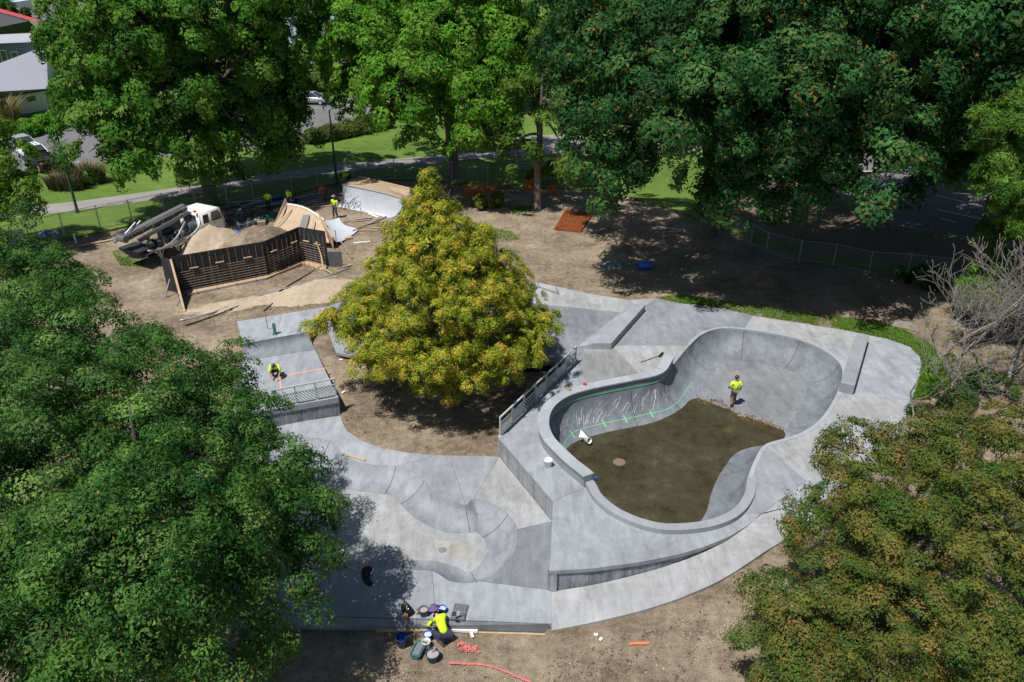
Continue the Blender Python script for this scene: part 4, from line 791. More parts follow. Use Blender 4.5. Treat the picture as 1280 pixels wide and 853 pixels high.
# pebbles and clods over the earth
def pebbles(name, n, regions, size, mat, seed, label):
    r = np.random.default_rng(seed); V = []; Fm = []; oct_v = np.array([(1, 0, 0), (-1, 0, 0), (0, 1, 0), (0, -1, 0), (0, 0, 1), (0, 0, -1)], float); oct_f = np.array([(0, 2, 4), (2, 1, 4), (1, 3, 4), (3, 0, 4), (2, 0, 5), (1, 2, 5), (3, 1, 5), (0, 3, 5)])
    pts = []
    for poly, frac in regions:
        P = np.array(poly2([G(*p) for p in poly])); lo, hi = P.min(0), P.max(0); need = int(n*frac); q = np.zeros((0, 2))
        while len(q) < need: c = r.uniform(lo, hi, (need*2, 2)); q = np.r_[q, c[inpoly([tuple(x) for x in P], c[:, 0], c[:, 1])]]
        pts.append(q[:need])
    q = np.concatenate(pts); q = q[(vnoise(q[:, 0], q[:, 1], 1.6, seed)+.7*vnoise(q[:, 0], q[:, 1], 4.5, seed+3)) > r.normal(.0, .25, len(q))]; bad = inpoly(poly2(deck_all), q[:, 0], q[:, 1]) | inpoly(poly2(low_all), q[:, 0], q[:, 1]); q = q[~bad]; m = len(q)
    s = size*np.exp(r.normal(0, .5, (m, 1, 1)).clip(-1, 1.1)); vv = oct_v[None]*s*r.uniform(.6, 1.2, (m, 6, 3)); vv[:, :, 2] *= .7
    vv += np.c_[q, ground_z(q[:, 0], q[:, 1])+.015][:, None, :]; Fm = (oct_f[None]+np.arange(m)[:, None, None]*6).reshape(-1, 3)
    o = link(name, np_mesh(name, vv.reshape(-1, 3), Fm, mat)); tag(o, label, 'stones', None, 'stuff'); return o
FRONT = [(380,800),(690,797),(850,755),(930,705),(920,853),(370,853)]; BED = [(428,500),(500,470),(620,470),(620,565),(520,562),(450,545)]; BACKD = [(560,290),(660,262),(740,262),(860,300),(830,368),(690,352)]
pebbles('stones', 4200, [(FRONT, .45), (BED, .12), (BACKD, .28), ([(1000,350),(1200,360),(1190,420),(1000,388)], .15)], .019, flat('pale_stone', (.4, .36, .3), .9, 0, .3), 1, 'small pale stones scattered over the bare dirt')
pebbles('clods', 8000, [(FRONT, .4), (BED, .15), (BACKD, .3), ([(200,395),(300,380),(440,350),(440,375),(300,400)], .15)], .02, M['soil'], 2, 'dark clods of earth scattered over the bare dirt')
#---PART2
# ------------------------------------------------------------------ fences
def chain_fence(name, label, bases, h, step=.16):
    P = [G(*b, .0) for b in bases]; P = [Vector((p.x, p.y, gz(p.x, p.y)+.1)) for p in P]; t = thing(name, label, 'fence', P[0]); o = P[0]
    wm = MB()
    for i, p in enumerate(P):
        q = p-o; MB().tube([q-Vector((0, 0, .2)), q+Vector((0, 0, h+.05))], .04, 8).build('post', M['galv'], t)
        if i == len(P)-1: break
        a, b = q, P[i+1]-o; MB().tube([a+Vector((0, 0, h)), b+Vector((0, 0, h))], .021, 6).build('top_rail', M['galv'], t)
        MB().tube([a+Vector((0, 0, .06)), b+Vector((0, 0, .06))], .012, 5).build('bottom_wire', M['galv'], t)
        L = (b-a).length; n = int((L+h)/step)
        for s in (0, 1):
            for k in range(n):
                x0 = k*step-h; x1 = x0+h; z0, z1 = .08, h
                if x0 < 0: z0 -= x0*(h-.08)/h; x0 = 0
                if x1 > L: z1 -= (x1-L)*(h-.08)/h; x1 = L
                if x1-x0 < .05: continue
                f0, f1 = x0/L, x1/L
                if s: f0, f1 = 1-f0, 1-f1
                wm.tube([a.lerp(b, f0)+Vector((0, 0, z0)), a.lerp(b, f1)+Vector((0, 0, z1))], .0035, 3, False)
    w_ = wm.build('wire_mesh', M['galv'], t); w_['kind'] = 'stuff'; return t
chain_fence('chain_link_fence', 'long galvanised chain link fence along the footpath behind the building site', [(-5, 318), (40, 309), (82, 298), (126, 287), (166, 280), (207, 271), (246, 265), (286, 261), (318, 256), (366, 243), (398, 237), (427, 229), (461, 227), (494, 226), (527, 225), (565, 228), (610, 232)], 1.75)
chain_fence('chain_link_fence', 'low chain link fence in the deep shade under the dark trees', [(880, 281), (938, 307), (957, 318), (998, 328), (1041, 333), (1085, 343), (1133, 346), (1185, 352)], 1.45)
# ------------------------------------------------------------------ lamp poles
def lamp_pole(label, base, top_z, mat, arm):
    t = thing('street_lamp', label, 'street lamp', base)
    MB().tube([(0, 0, 0), (0, 0, 2), (0, 0, top_z)], [.12, .095, .06], 10).build('pole', mat, t); MB().lathe([(.2, 0), (.2, .03), (.13, .05), (.13, .3), (.1, .34)], 12).build('base_plate', mat, t)
    a = Vector(arm); MB().tube([(0, 0, top_z-.1), (a.x*.4, a.y*.4, top_z+.12), (a.x, a.y, top_z+.15)], .035, 6).build('arm', mat, t)
    hd = MB(); d = a.normalized(); rot = Matrix.Rotation(math.atan2(d.y, d.x), 3, 'Z'); hd.box((a.x+d.x*.28, a.y+d.y*.28, top_z+.17), (.62, .26, .1), rot); bevel(hd.build('lamp_head', M['grey'], t), .03, 2)
    MB().box((a.x+d.x*.3, a.y+d.y*.3, top_z+.113), (.4, .18, .012), rot).build('lens', M['lens'], t); return t
lamp_pole('tall green lamp pole standing at the edge of the footpath by the flax', G(97, 266, .1), 6.2, M['green'], (.55, .25, 0))
lamp_pole('dark green lamp pole by the footpath near the orange clad worker', G(421, 229, .1), 6.3, M['green'], (.5, .2, 0))
p = G(1190, 214, .1); t = thing('street_sign', 'pale signal post with a white box under the dark trees', 'sign post', p)
MB().tube([(0, 0, 0), (.05, 0, 4.4)], .07, 8).build('pole', M['silver'], t); bevel(MB().box((.04, -.15, 2.3), (.7, .4, .95)).build('cabinet', M['white'], t), .05, 2); MB().lathe([(.001, .0), (.11, .0), (.11, .05), (.001, .05)], 12, (.06, -.37, 2.55), Matrix.Rotation(R(90), 3, 'X')).build('red_disc', M['red'], t)
# ------------------------------------------------------------------ earth mounds
def mound(name, label, c, rx, ry, h, rz, mat, seed, pw=1.6, cat='pile', top=0, rough=.2):
    n = 44; r = np.random.default_rng(seed); u = np.linspace(-1.15, 1.15, n); A, B = np.meshgrid(u, u); d = np.sqrt(A*A+B*B)
    d = d*(1+.12*vnoise(A, B, 3, seed)+.07*vnoise(A, B, 8, seed+1)); z = h*np.clip(1-d, 0, 1-top)**pw/((1-top)**pw)
    z = z*(1+rough*vnoise(A*rx, B*ry, 2.6, seed+2))+.6*rough*(z > .04)*vnoise(A*rx, B*ry, 7, seed+4)*min(h, .6)+(z > .03)*r.normal(0, .028, z.shape)-.07
    ids = np.arange(n*n).reshape(n, n); Fm = np.stack([ids[:-1, :-1], ids[:-1, 1:], ids[1:, 1:], ids[1:, :-1]], -1).reshape(-1, 4)
    keep = (z.ravel()[Fm] > -.065).any(1)
    o = link(name, np_mesh(name, np.stack([A.ravel()*rx, B.ravel()*ry, z.ravel()], -1), Fm[keep], mat, True), None, Vector((c[0], c[1], gz(c[0], c[1])))); o.rotation_euler = (0, 0, rz)
    return tag(o, label, cat)
mound('sand_pile', 'pale sand heap behind the black formwork next to the truck cab', G(268, 312), 3.0, 2.2, 2.1, .5, M['sand'], 1, 1.05, rough=.2)
mound('sand_pile', 'grey brown backfill heap behind the bend of the black formwork', G(325, 312), 3.6, 2.6, 1.6, .7, M['dirt'], 2, .8, top=.25)
mound('sand_pile', 'broad low sand heap between the formwork and the golden conifer', G(404, 366), 4.4, 1.6, .95, .35, M['sand'], 3, 1.0)
mound('sand_pile', 'lumpy sand and rubble left of the formwork end panel', G(192, 352), 2.0, 1.5, .6, .2, M['dirt'], 4, 1.2, rough=.4)
mound('dirt_pile', 'sunlit dirt heap in the deep shade near the right fence', G(948, 352), 1.5, 1.2, 1.25, 0, M['dirt'], 5, 1.1)
mound('dirt_pile', 'long dirt bank sloping beside the rusty steel mat', G(778, 302), 2.2, 3.6, .9, -.5, M['dirt'], 6, 1.3, rough=.3)
mound('dirt_pile', 'churned dark earth beside the piled site gear', G(318, 268), 3.2, 2.2, .6, .3, M['soil'], 7, 1.2, rough=.4)
mound('sand_pile', 'thin spread of spilled sand along the new slab edge', G(300, 380), 4.6, .9, .28, .42, M['sand'], 8, .9, rough=.4)
# ------------------------------------------------------------------ the formwork wall
W = [G(222, 366), G(335, 344), G(379, 325), G(411, 333)]; W[3] = Vector((W[3].x, W[3].y, 0))
fw = thing('formwork_wall', 'black plywood formwork wall with a grid of rebar and timber spacers', 'formwork', W[0]); o0 = W[0]
HW = [2.35, 2.3, 2.35, 2.45]
for i in range(3):
    a, b = W[i]-o0, W[i+1]-o0; L = (b-a).length; d = (b-a)/L; nb = Vector((-d.y, d.x, 0)); nf = -nb; n = max(1, round(L/1.2))
    for k in range(n):
        p, q = a+d*(L*k/n+.005), a+d*(L*(k+1)/n-.005); ha, hb = HW[i]+(HW[i+1]-HW[i])*k/n, HW[i]+(HW[i+1]-HW[i])*(k+1)/n; w_ = nb*.03
        MB().add([p, q, q+Vector((0, 0, hb)), p+Vector((0, 0, ha)), p+w_, q+w_, q+w_+Vector((0, 0, hb)), p+w_+Vector((0, 0, ha))], [(0, 1, 2, 3), (5, 4, 7, 6), (3, 2, 6, 7), (0, 4, 5, 1), (0, 3, 7, 4), (1, 5, 6, 2)]).build('ply_panel', M['ply'], fw)
    nv = max(3, int(L/.42))
    for k in range(nv+1):
        p = a+d*(L*(k+.3)/(nv+.6))+nf*.16; h = HW[i]-.22+random.uniform(-.15, .12); MB().tube([p, p+Vector((random.uniform(-.03, .03), random.uniform(-.03, .03), h))], .011, 5).build('rebar', M['rustbar'], fw)
        for z0 in (0,): MB().bar(p+nb*.145+Vector((0, 0, .02)), p+nb*.145+Vector((0, 0, HW[i]-.03)), .045, .022, nb).build('batten', flat('dark_batten', (.05, .05, .052), .6) if 'dark_batten' not in bpy.data.materials else bpy.data.materials['dark_batten'], fw)
    for z in [.14+.17*j for j in range(8)]:
        p, q = a+d*.1+nf*.18+Vector((0, 0, z)), b-d*.05+nf*.18+Vector((0, 0, z)); MB().tube([p, p.lerp(q, .5)+Vector((0, 0, random.uniform(-.02, .02))), q], .014, 5).build('rebar', M['rustbar'], fw)
    for k in range(max(2, int(L/1.5))):
        p = a+d*(L*(k+.5+random.uniform(-.15, .15))/max(2, int(L/1.5)))+nf*.2+Vector((0, 0, 1.5+random.uniform(-.03, .06))); MB().bar(p-d*.26, p+d*.26, .1, .045).build('spacer_board', M['timber'], fw)
# end panel at the left: triangular ply with a pale capping board; outer return face
e = W[0]-o0; f = G(231, 391)-o0; dd = (f-e).normalized(); sd_ = Vector((-dd.y, dd.x, 0))*-.03
MB().add([e, f, e+Vector((0, 0, 2.15)), e+sd_, f+sd_, e+sd_+Vector((0, 0, 2.15))], [(0, 1, 2), (5, 4, 3), (1, 4, 5, 2), (0, 3, 4, 1), (0, 2, 5, 3)]).build('end_panel', M['ply'], fw)
MB().bar(e+Vector((0, 0, 2.2)), f+Vector((0, 0, .05)), .12, .06).build('capping_board', M['timber'], fw)
l0 = e; l1 = G(210, 363)-o0; MB().bar(l0+Vector((-.02, 0, 1.1)), l1+Vector((0, 0, 1.1)), .03, 2.2).build('end_panel', M['ply'], fw)
MB().bar(e+Vector((.45, -.5, .02)), e+Vector((.72, -2.1, .05)), .07, .07).build('brace', M['galv'], fw)
pb_ = G(206, 372)-o0; MB().bar(pb_, e+Vector((-.2, -.2, 1.0)), .08, .05).build('brace', M['galv'], fw)
# lower dark panel and curved cap at the right end
s0_, s1_ = W[3]-o0, G(429, 333)-o0; s1_.z = 0
MB().bar(s0_+Vector((.05, -.05, .52)), s1_+Vector((0, -.05, .52)), .03, 1.05).build('ply_panel', flat('worn_ply', (.09, .1, .115), .5, 0, .5, 2), fw)
cb = crom([W[2].lerp(W[3], .72)-o0+Vector((-.1, -.3, 1.75)), W[2].lerp(W[3], .82)-o0+Vector((0, -.5, .95)), W[3]-o0+Vector((-.1, -1.0, .35)), W[3]-o0+Vector((.5, -1.4, .06))], 4, False)
MB().tube(cb, .05, 5).build('curved_strip', M['timber'], fw)
kb = [W[0].lerp(W[1], .12), W[1], W[2], W[3]]; off = [Vector((.25, -.85, 0)), Vector((.1, -.8, 0)), Vector((.15, -.8, 0)), Vector((-.3, -.9, 0))]
for i in range(3):
    p, q = kb[i]+off[i]-o0, kb[i+1]+off[i+1]-o0; MB().bar(p+Vector((0, 0, .07)), q+Vector((0, 0, .07)), .05, .14).build('kick_board', M['timber'] if i != 0 else M['galv'], fw)
    for k in range(4): r_k = p.lerp(q, (k+.5)/4)+Vector((0, -.07, 0)); MB().tube([r_k, r_k+Vector((0, 0, .3))], .02, 5).build('peg', M['rustbar'], fw)
def footing(name, pts, z, mat, label): o = MB().prism(poly2(pts), -.1, z).build(name, mat); return tag(o, label, 'slab')
footing('footing', [W[0].lerp(W[1], .05)+Vector((0, -.06, 0)), W[1]+Vector((0, -.06, 0)), W[2]+Vector((0, -.06, 0)), W[3]+Vector((0, -.06, 0)), kb[3]+off[3]+Vector((0, .06, 0)), kb[2]+off[2]+Vector((0, .06, 0)), kb[1]+off[1]+Vector((0, .06, 0)), kb[0]+off[0]+Vector((0, .06, 0))], .06, earthy('base_course', [(.3, (.3, .2, .13)), (.5, (.42, .29, .19)), (.7, (.5, .37, .26))], 1, 5, 30, .5), 'tan base course strip at the foot of the rebar grid')
# ------------------------------------------------------------------ new ramps behind
def curved(pts_top, pts_bot, N=8, name='ramp_face', mat=None, parent=None, conv=False):
    V = []; k = len(pts_top)
    for t in range(N+1):
        q = t/N*math.pi/2
        for e, g in zip(pts_top, pts_bot):
            u, v = 1-math.cos(q), math.sin(q); p = e.lerp(g, u); V.append(Vector((p.x, p.y, e.z+(g.z-e.z)*v)))
    return MB().add(V, [(r*k+i, r*k+i+1, (r+1)*k+i+1, (r+1)*k+i) for r in range(N) for i in range(k-1)]).build(name, mat, parent, True)
wr = thing('quarter_pipe', 'freshly cast pale quarter pipe with brown earth banked behind it', 'skate ramp')
tp = crom([G(428, 231, 1.75), G(453, 236, 1.75), G(480, 242, 1.75), G(503, 249, 1.75)], 4, False); bt = crom([G(420, 258), G(438, 262), G(460, 266), G(482, 272)], 4, False)
curved(tp, bt, 10, 'ramp_face', M['newramp'], wr)
rim_ = MB().tube([p+Vector((0, 0, .02)) for p in tp], .045, 6).build('steel_coping', M['galv'], wr)
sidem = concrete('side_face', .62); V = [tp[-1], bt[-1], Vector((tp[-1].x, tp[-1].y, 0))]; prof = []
for t_ in range(9):
    q = t_/8*math.pi/2; p = tp[-1].lerp(bt[-1], 1-math.cos(q)); prof.append(Vector((p.x+.01, p.y, tp[-1].z*(1-math.sin(q)))))
ex = Vector((.9, -1.0, 0))*.0
back_r = G(514, 262, 0); prof2 = [Vector((p.x+.25, p.y-.35, -.05)) for p in prof]
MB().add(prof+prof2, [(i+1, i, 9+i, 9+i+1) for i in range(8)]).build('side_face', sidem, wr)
bk_ = [G(428, 230, 1.7), G(452, 235.4, 1.7), G(480, 241.4, 1.7), G(503, 248.4, 1.7), G(527, 252, .9), G(517, 237, 1.55), G(486, 229, 1.6), G(449, 221, 1.6)]
mb = MB(); k = len(bk_); cen_ = sum(bk_, Vector())/k; low_ = [Vector((p.x+(p.x-cen_.x)*.25*(i > 3), p.y+(p.y-cen_.y)*(.5 if i > 3 else 0), -.1)) for i, p in enumerate(bk_)]
mb.add(bk_+low_+[cen_+Vector((0, 0, .15))], [(i, (i+1) % k, 2*k) for i in range(k)]+[(i, k+i, k+(i+1) % k, (i+1) % k) for i in range(k)]).build('earth_backing', M['oldply'], wr)
MB().bar(G(449, 221, 1.66), G(517, 237, 1.61), .14, .1).build('edge_board', M['timber'], wr); MB().bar(G(517, 237, 1.61), G(527, 252, .96), .12, .08).build('edge_board', M['timber'], wr)
nr_ = thing('quarter_pipe', 'small freshly cast grey ramp curving beside the walking worker', 'skate ramp')
tp = crom([G(396, 266, 1.25), G(402, 274, 1.2), G(408, 285, 1.1), G(416, 297.5, .85)], 4, False); bt = crom([G(424, 272, .1), G(430, 281, .06), G(447, 287, .03), G(437, 296, .03)], 4, False)
curved(tp, bt, 9, 'ramp_face', M['newramp'], nr_); MB().tube(tp, .06, 6).build('edge_strip', M['timber'], nr_)
mbk2 = MB(); kk = len(tp); mbk2.add(tp+[Vector((p.x, p.y, -.1)) for p in tp], [(i+1, i, kk+i, kk+i+1) for i in range(kk-1)]).build('side_face', M['oldply'], nr_)
sr = thing('sand_bowl', 'raked sand hollow framed by a timber edge and a leaning brown ply sheet', 'formwork')
tp = crom([G(359, 256, 1.35), G(372, 258, 1.3), G(386, 263, 1.25), G(405, 276, 1.1)], 4, False); bt = crom([G(337, 292, .55), G(356, 297, .6), G(378, 299, .6), G(412, 304, .5)], 4, False)
curved(tp, bt, 9, 'sand_face', earthy('raked_sand', [(.3, (.34, .25, .17)), (.5, (.48, .37, .26)), (.7, (.55, .45, .34))], .8, 4, 30, .6, stretch=(1, 4, 1)), sr)
MB().tube([p+Vector((0, .05, .03)) for p in tp], .07, 5).build('edge_beam', M['whitepl'], sr)
MB().add([G(357, 248, 1.75), G(359.5, 254, 1.4), G(345, 294, .1), G(341, 285, .3)]+[G(357, 248, 1.75)+Vector((-.04, -.02, 0)), G(359.5, 254, 1.4)+Vector((-.04, -.02, 0)), G(345, 294, .1)+Vector((-.04, -.02, 0)), G(341, 285, .3)+Vector((-.04, -.02, 0))], [(3, 2, 1, 0), (4, 5, 6, 7), (0, 1, 5, 4), (1, 2, 6, 5), (2, 3, 7, 6), (3, 0, 4, 7)]).build('ply_sheet', M['oldply'], sr)
MB().bar(G(383, 269, 1.05), G(378, 286, .75), .5, .07).build('screed_board', M['galv'], sr)
for (a, b) in (((365, 262), (343, 286)), ((392, 274), (388, 296))): MB().bar(G(*a, 1.1), G(*b, .72), .07, .05).build('screed_rail', M['timber'], sr)
mbk3 = MB(); tpb = [Vector((p.x, p.y+.1, -.1)) for p in tp]; mbk3.add([p+Vector((0, .1, 0)) for p in tp]+tpb, [(i, i+1, len(tp)+i+1, len(tp)+i) for i in range(len(tp)-1)]).build('back_ply', M['oldply'], sr)
# ------------------------------------------------------------------ concrete truck
ta, tb = G(213, 326), G(270, 303); hd_ = (tb-ta); hd_.z = 0; WB = 4.1; rzT = math.atan2(hd_.y, hd_.x)
truck = thing('concrete_pump_truck', 'white cabbed concrete pump truck with a grey boom folded over its bed', 'truck', (ta+hd_.normalized()*0), rzT)
def tk(mb, name, mat, par=None, bv=0, sm=False):
    o = mb.build(name, mat, par or truck, sm); return bevel(o, bv, 2) if bv else o
YW = 1.02            # near side wheel plane is y=0, truck extends to +y
tk(MB().box((1.6, .95, .82), (7.2, .9, .22)), 'chassis', M['darksteel'])
for x in (0, WB):
    for y in (.0, 1.9):
        o = tk(MB().lathe([(.001, -.13), (.34, -.13), (.45, -.1), (.47, 0), (.45, .1), (.34, .13), (.001, .13)], 20, (x, y, .47), Matrix.Rotation(R(90), 3, 'X')), 'wheel', M['tyre'])
        tk(MB().lathe([(.001, -.15), (.12, -.15), (.16, -.12), (.28, -.134), (.3, -.1)], 16, (x, y, .47), Matrix.Rotation(R(90), 3, 'X')), 'rim', M['silver'], o)
# cab: lofted box with raked screen
def loft(secs):
    V = []; mb = MB(); n = len(secs[0])
    for s in secs: V += s
    fs = [(i*n+j, i*n+(j+1) % n, (i+1)*n+(j+1) % n, (i+1)*n+j) for i in range(len(secs)-1) for j in range(n)]
    return mb.add(V, fs+[tuple(range(n))[::-1], tuple((len(secs)-1)*n+j for j in range(n))])
cx0 = WB-1.15; prof = [(0, .75), (2.1, .75), (2.15, 1.45), (1.85, 2.42), (1.6, 2.55), (.15, 2.55), (0, 2.4)]
cab = loft([[(cx0+x, y, z if abs(y-.95) < .9 else min(z, 2.47)) for x, z in prof] for y in (-.1, -.02, 1.92, 2.0)]); tk(cab, 'cab', M['white'], None, .05, True)
tk(loft([[(cx0+2.16+.004, y, 1.5), (cx0+1.9, y, 2.36), (cx0+1.93, y, 2.36), (cx0+2.19, y, 1.5)] for y in (.08, 1.82)]), 'windscreen', M['glass'])
for y, s in ((-.104, -1), (2.004, 1)):
    d = tk(MB().box((cx0+1.42, y, 1.42), (.95, .02, 1.3)), 'door', M['white'], None, .01)
    tk(MB().box((cx0+1.2, y+s*.02, 1.45), (.14, .03, .04)), 'handle', M['black'], d)
    tk(MB().prism([(cx0+1.0, 1.62), (cx0+1.9, 1.62), (cx0+1.68, 2.3), (cx0+1.0, 2.3)], 0, .02), 'tmp', M['glass'])
    w_ = bpy.data.objects[[o.name for o in bpy.data.objects if o.name.startswith('tmp')][0]]
    w_.data.transform(Matrix(((1, 0, 0, 0), (0, 0, 1, y+s*.012-(.01)), (0, 1, 0, 0), (0, 0, 0, 1)))); w_.data.flip_normals(); w_.name = 'side_window'
    tk(MB().box((cx0+.5, y, 1.95), (.5, .03, .62)), 'side_window', M['glass'])
    tk(MB().box((cx0+1.98, y+s*.22, 1.95), (.06, .2, .4)), 'mirror', M['black'], None, .01)
tk(MB().box((cx0+.0, .95, 2.0), (.03, 1.3, .55)), 'rear_window', M['glass'])
tk(MB().box((cx0+2.2, .95, .62), (.2, 2.05, .3)), 'bumper', M['grey'], None, .04)
for y in (.2, 1.7): tk(MB().box((cx0+2.19, y, .98), (.06, .3, .18)), 'headlight', M['lens'])
tk(MB().box((cx0+2.14, -.1, 1.1), (.14, .04, .14)), 'indicator', M['amber']); tk(MB().box((cx0-.1, .15, 2.62), (.18, .18, .12)), 'indicator', M['amber'])
tk(loft([[(WB+.62*math.cos(a), y, .5+.62*math.sin(a)) for a in [math.pi*k/8 for k in range(9)]]+[(WB+.7*math.cos(a), y, .5+.7*math.sin(a)) for a in [math.pi*k/8 for k in range(8, -1, -1)]] for y in (-.13, .3)]), 'mudguard', M['grey'])
tk(loft([[(.62*math.cos(a), y, .5+.62*math.sin(a)) for a in [math.pi*k/8 for k in range(9)]]+[(.66*math.cos(a), y, .5+.66*math.sin(a)) for a in [math.pi*k/8 for k in range(8, -1, -1)]] for y in (-.17, .3)]), 'mudguard', M['galv'])
# deck gear
tk(MB().box((.7, .95, 1.02), (5.0, 2.0, .1)), 'deck', M['steel'], None, .02)
tk(MB().lathe([(.001, 0), (.42, .02), (.48, .15), (.48, 1.1), (.42, 1.22), (.001, 1.24)], 16, (2.3, .75, 1.55), Matrix.Rotation(R(90), 3, 'Y')), 'tank', flat('blue_grey_tank', (.13, .16, .185), .4, .3), None, 0, True)
tk(MB().lathe([(.001, 0), (.3, .02), (.34, .1), (.34, .9), (.3, 1), (.001, 1.02)], 14, (.7, 1.4, 1.5), Matrix.Rotation(R(90), 3, 'Y')), 'tank', M['darksteel'], None, 0, True)
tk(loft([[(-1.9, .2, .75), (-1.9, 1.7, .75), (-1.2, 1.6, .75), (-1.2, .3, .75)], [(-2.3, -.05, 1.35), (-2.3, 1.95, 1.35), (-.9, 1.95, 1.35), (-.9, -.05, 1.35)]]), 'hopper', flat('hopper_black', (.03, .032, .035), .6), None, .03)
tk(MB().lathe([(.28, 0), (.36, .0), (.36, .25), (.28, .25)], 16, (-1.1, .1, 1.5), Matrix.Rotation(R(70), 3, 'X')), 'hose_reel', M['black'])
for x in (-.75, .75, 1.35): tk(MB().box((x, -.12, .75), (.09, .1, .62)), 'outrigger_leg', M['galv'], None, .01)
for x in (-.75, .75): tk(MB().box((x, -.12, .42), (.3, .3, .05)), 'outrigger_foot', M['darksteel'])
for k, pts in enumerate(([(-1.6, -.1, 1.25), (-.6, -.3, 1.15), (.6, -.25, 1.45), (1.5, .0, 1.95), (2.0, .3, 2.1)], [(2.9, -.1, 2.0), (2.5, -.3, 1.6), (1.6, -.25, 1.2), (.6, -.2, 1.12), (-.4, -.2, 1.1)], [(2.6, .0, 1.3), (1.5, -.15, 1.05), (0.4, -.2, 1.0), (-1.5, -.1, 1.15)], [(-1.9, .4, 1.6), (-1.3, .3, 1.9), (-.6, .4, 1.5), (.2, .5, 1.3)])):
    tk(MB().tube(crom([Vector(p) for p in pts], 5, False), .065 if k < 3 else .05, 8), 'hose', M['galv'] if k != 3 else M['black'], None, 0, True)
for k in range(5): tk(MB().bar((-1+k*.75, -.07, 1.07), (-1+k*.75, -.07, 1.5+.15*(k % 2)), .06, .06), 'stanchion', M['steel'])
rr = random.Random(9)
for k in range(16): tk(MB().box((rr.uniform(-1.2, 2.5), rr.uniform(.1, 1.8), rr.uniform(1.1, 1.55)), (rr.uniform(.1, .45), rr.uniform(.1, .35), rr.uniform(.1, .4)), Matrix.Rotation(rr.uniform(0, 3), 3, 'Z')), rr.choice(('valve_block', 'motor', 'toolbox')), rr.choice((M['darksteel'], M['steel'], M['galv'])), None, .02)
# boom: two stacked box sections over the bed running past the tail
b0, b1 = Vector((2.85, 1.05, 2.78)), Vector((-2.3, 1.05, 2.15))
tk(MB().bar(b0, b1, .5, .34), 'boom', flat('boom_grey', (.1, .108, .115), .5, .2, .3), None, .03); tk(MB().bar(b0+Vector((-.1, .0, .22)), b1+Vector((.3, 0, .22)), .4, .06), 'boom_belt', flat('belt_grey', (.11, .115, .125), .7))
tk(MB().bar(b0+Vector((-.2, -.42, -.25)), b1+Vector((.7, -.42, -.3)), .2, .24), 'boom_arm', M['steel'], None, .02)
for s in (-.29, .29): tk(MB().bar(b0+Vector((0, s, .16)), b1+Vector((0, s, .16)), .05, .1), 'boom_rail', M['galv'])
tk(MB().lathe([(.001, -.36), (.24, -.36), (.24, .36), (.001, .36)], 16, b1+Vector((-.1, 0, .02)), Matrix.Rotation(R(90), 3, 'X')), 'end_roller', M['steel'])
for x in (-1.9, -2.3): tk(MB().tube([(x, .8, 2.5), (x+.9, .8, 3.0)], .05, 8), 'boom_ram', M['silver'])
tk(MB().tube([(.4, 1.05, 1.1), (.4, 1.05, 2.4)], .16, 10), 'boom_pedestal', M['steel']); tk(MB().tube([(2.7, 1.05, 1.1), (2.7, 1.05, 2.62)], .07, 8), 'boom_rest', M['darksteel'])
for k in range(6): p = b0.lerp(b1, (k+.5)/6); tk(MB().box((p.x, p.y, p.z), (.06, .56, .4), Matrix.Rotation(math.atan2(b0.z-b1.z, b0.x-b1.x)*-1, 3, 'Y')), 'boom_band', M['galv'])
# ------------------------------------------------------------------ people
QUEUE = []
def skinned(verts, edges, radii, root, name, mat, parent, sub=1):
    me = bpy.data.meshes.new(name); me.from_pydata([tuple(v) for v in verts], edges, []); o = bpy.data.objects.new('tmp_skin', me); C.objects.link(o)
    m = o.modifiers.new('skin', 'SKIN'); m.use_smooth_shade = True; m.branch_smoothing = .6
    for i, r in enumerate(radii):
        sv = me.skin_vertices[0].data[i]; sv.radius = r if isinstance(r, tuple) else (r, r); sv.use_root = (i == root)
    if sub: s = o.modifiers.new('sub', 'SUBSURF'); s.levels = s.render_levels = sub
    QUEUE.append((o, name, mat, parent))
def flush():
    bpy.context.view_layer.update(); dg = bpy.context.evaluated_depsgraph_get()
    for o, name, mat, parent in QUEUE:
        me = bpy.data.meshes.new_from_object(o.evaluated_get(dg)); me.name = name; me.materials.clear(); me.materials.append(mat)
        me.polygons.foreach_set('use_smooth', [True]*len(me.polygons)); link(name, me, parent)
    for o, *_ in QUEUE: bpy.data.objects.remove(o, do_unlink=True)
    QUEUE.clear()
STAND = dict(pel=(0, 0, .95), spi=(0, -.01, 1.15), che=(0, 0, 1.36), nek=(0, .01, 1.5), chi=(0, .035, 1.585), sku=(0, .02, 1.68), hed=(0, .015, 1.73),
             shL=(-.185, 0, 1.42), elL=(-.25, -.03, 1.14), wrL=(-.26, .07, .9), shR=(.185, 0, 1.42), elR=(.25, -.03, 1.14), wrR=(.26, .07, .9),
             hiL=(-.095, 0, .9), knL=(-.1, .03, .5), anL=(-.1, -.02, .09), hiR=(.095, 0, .9), knR=(.1, .03, .5), anR=(.1, -.02, .09), face=(0, 1, 0))
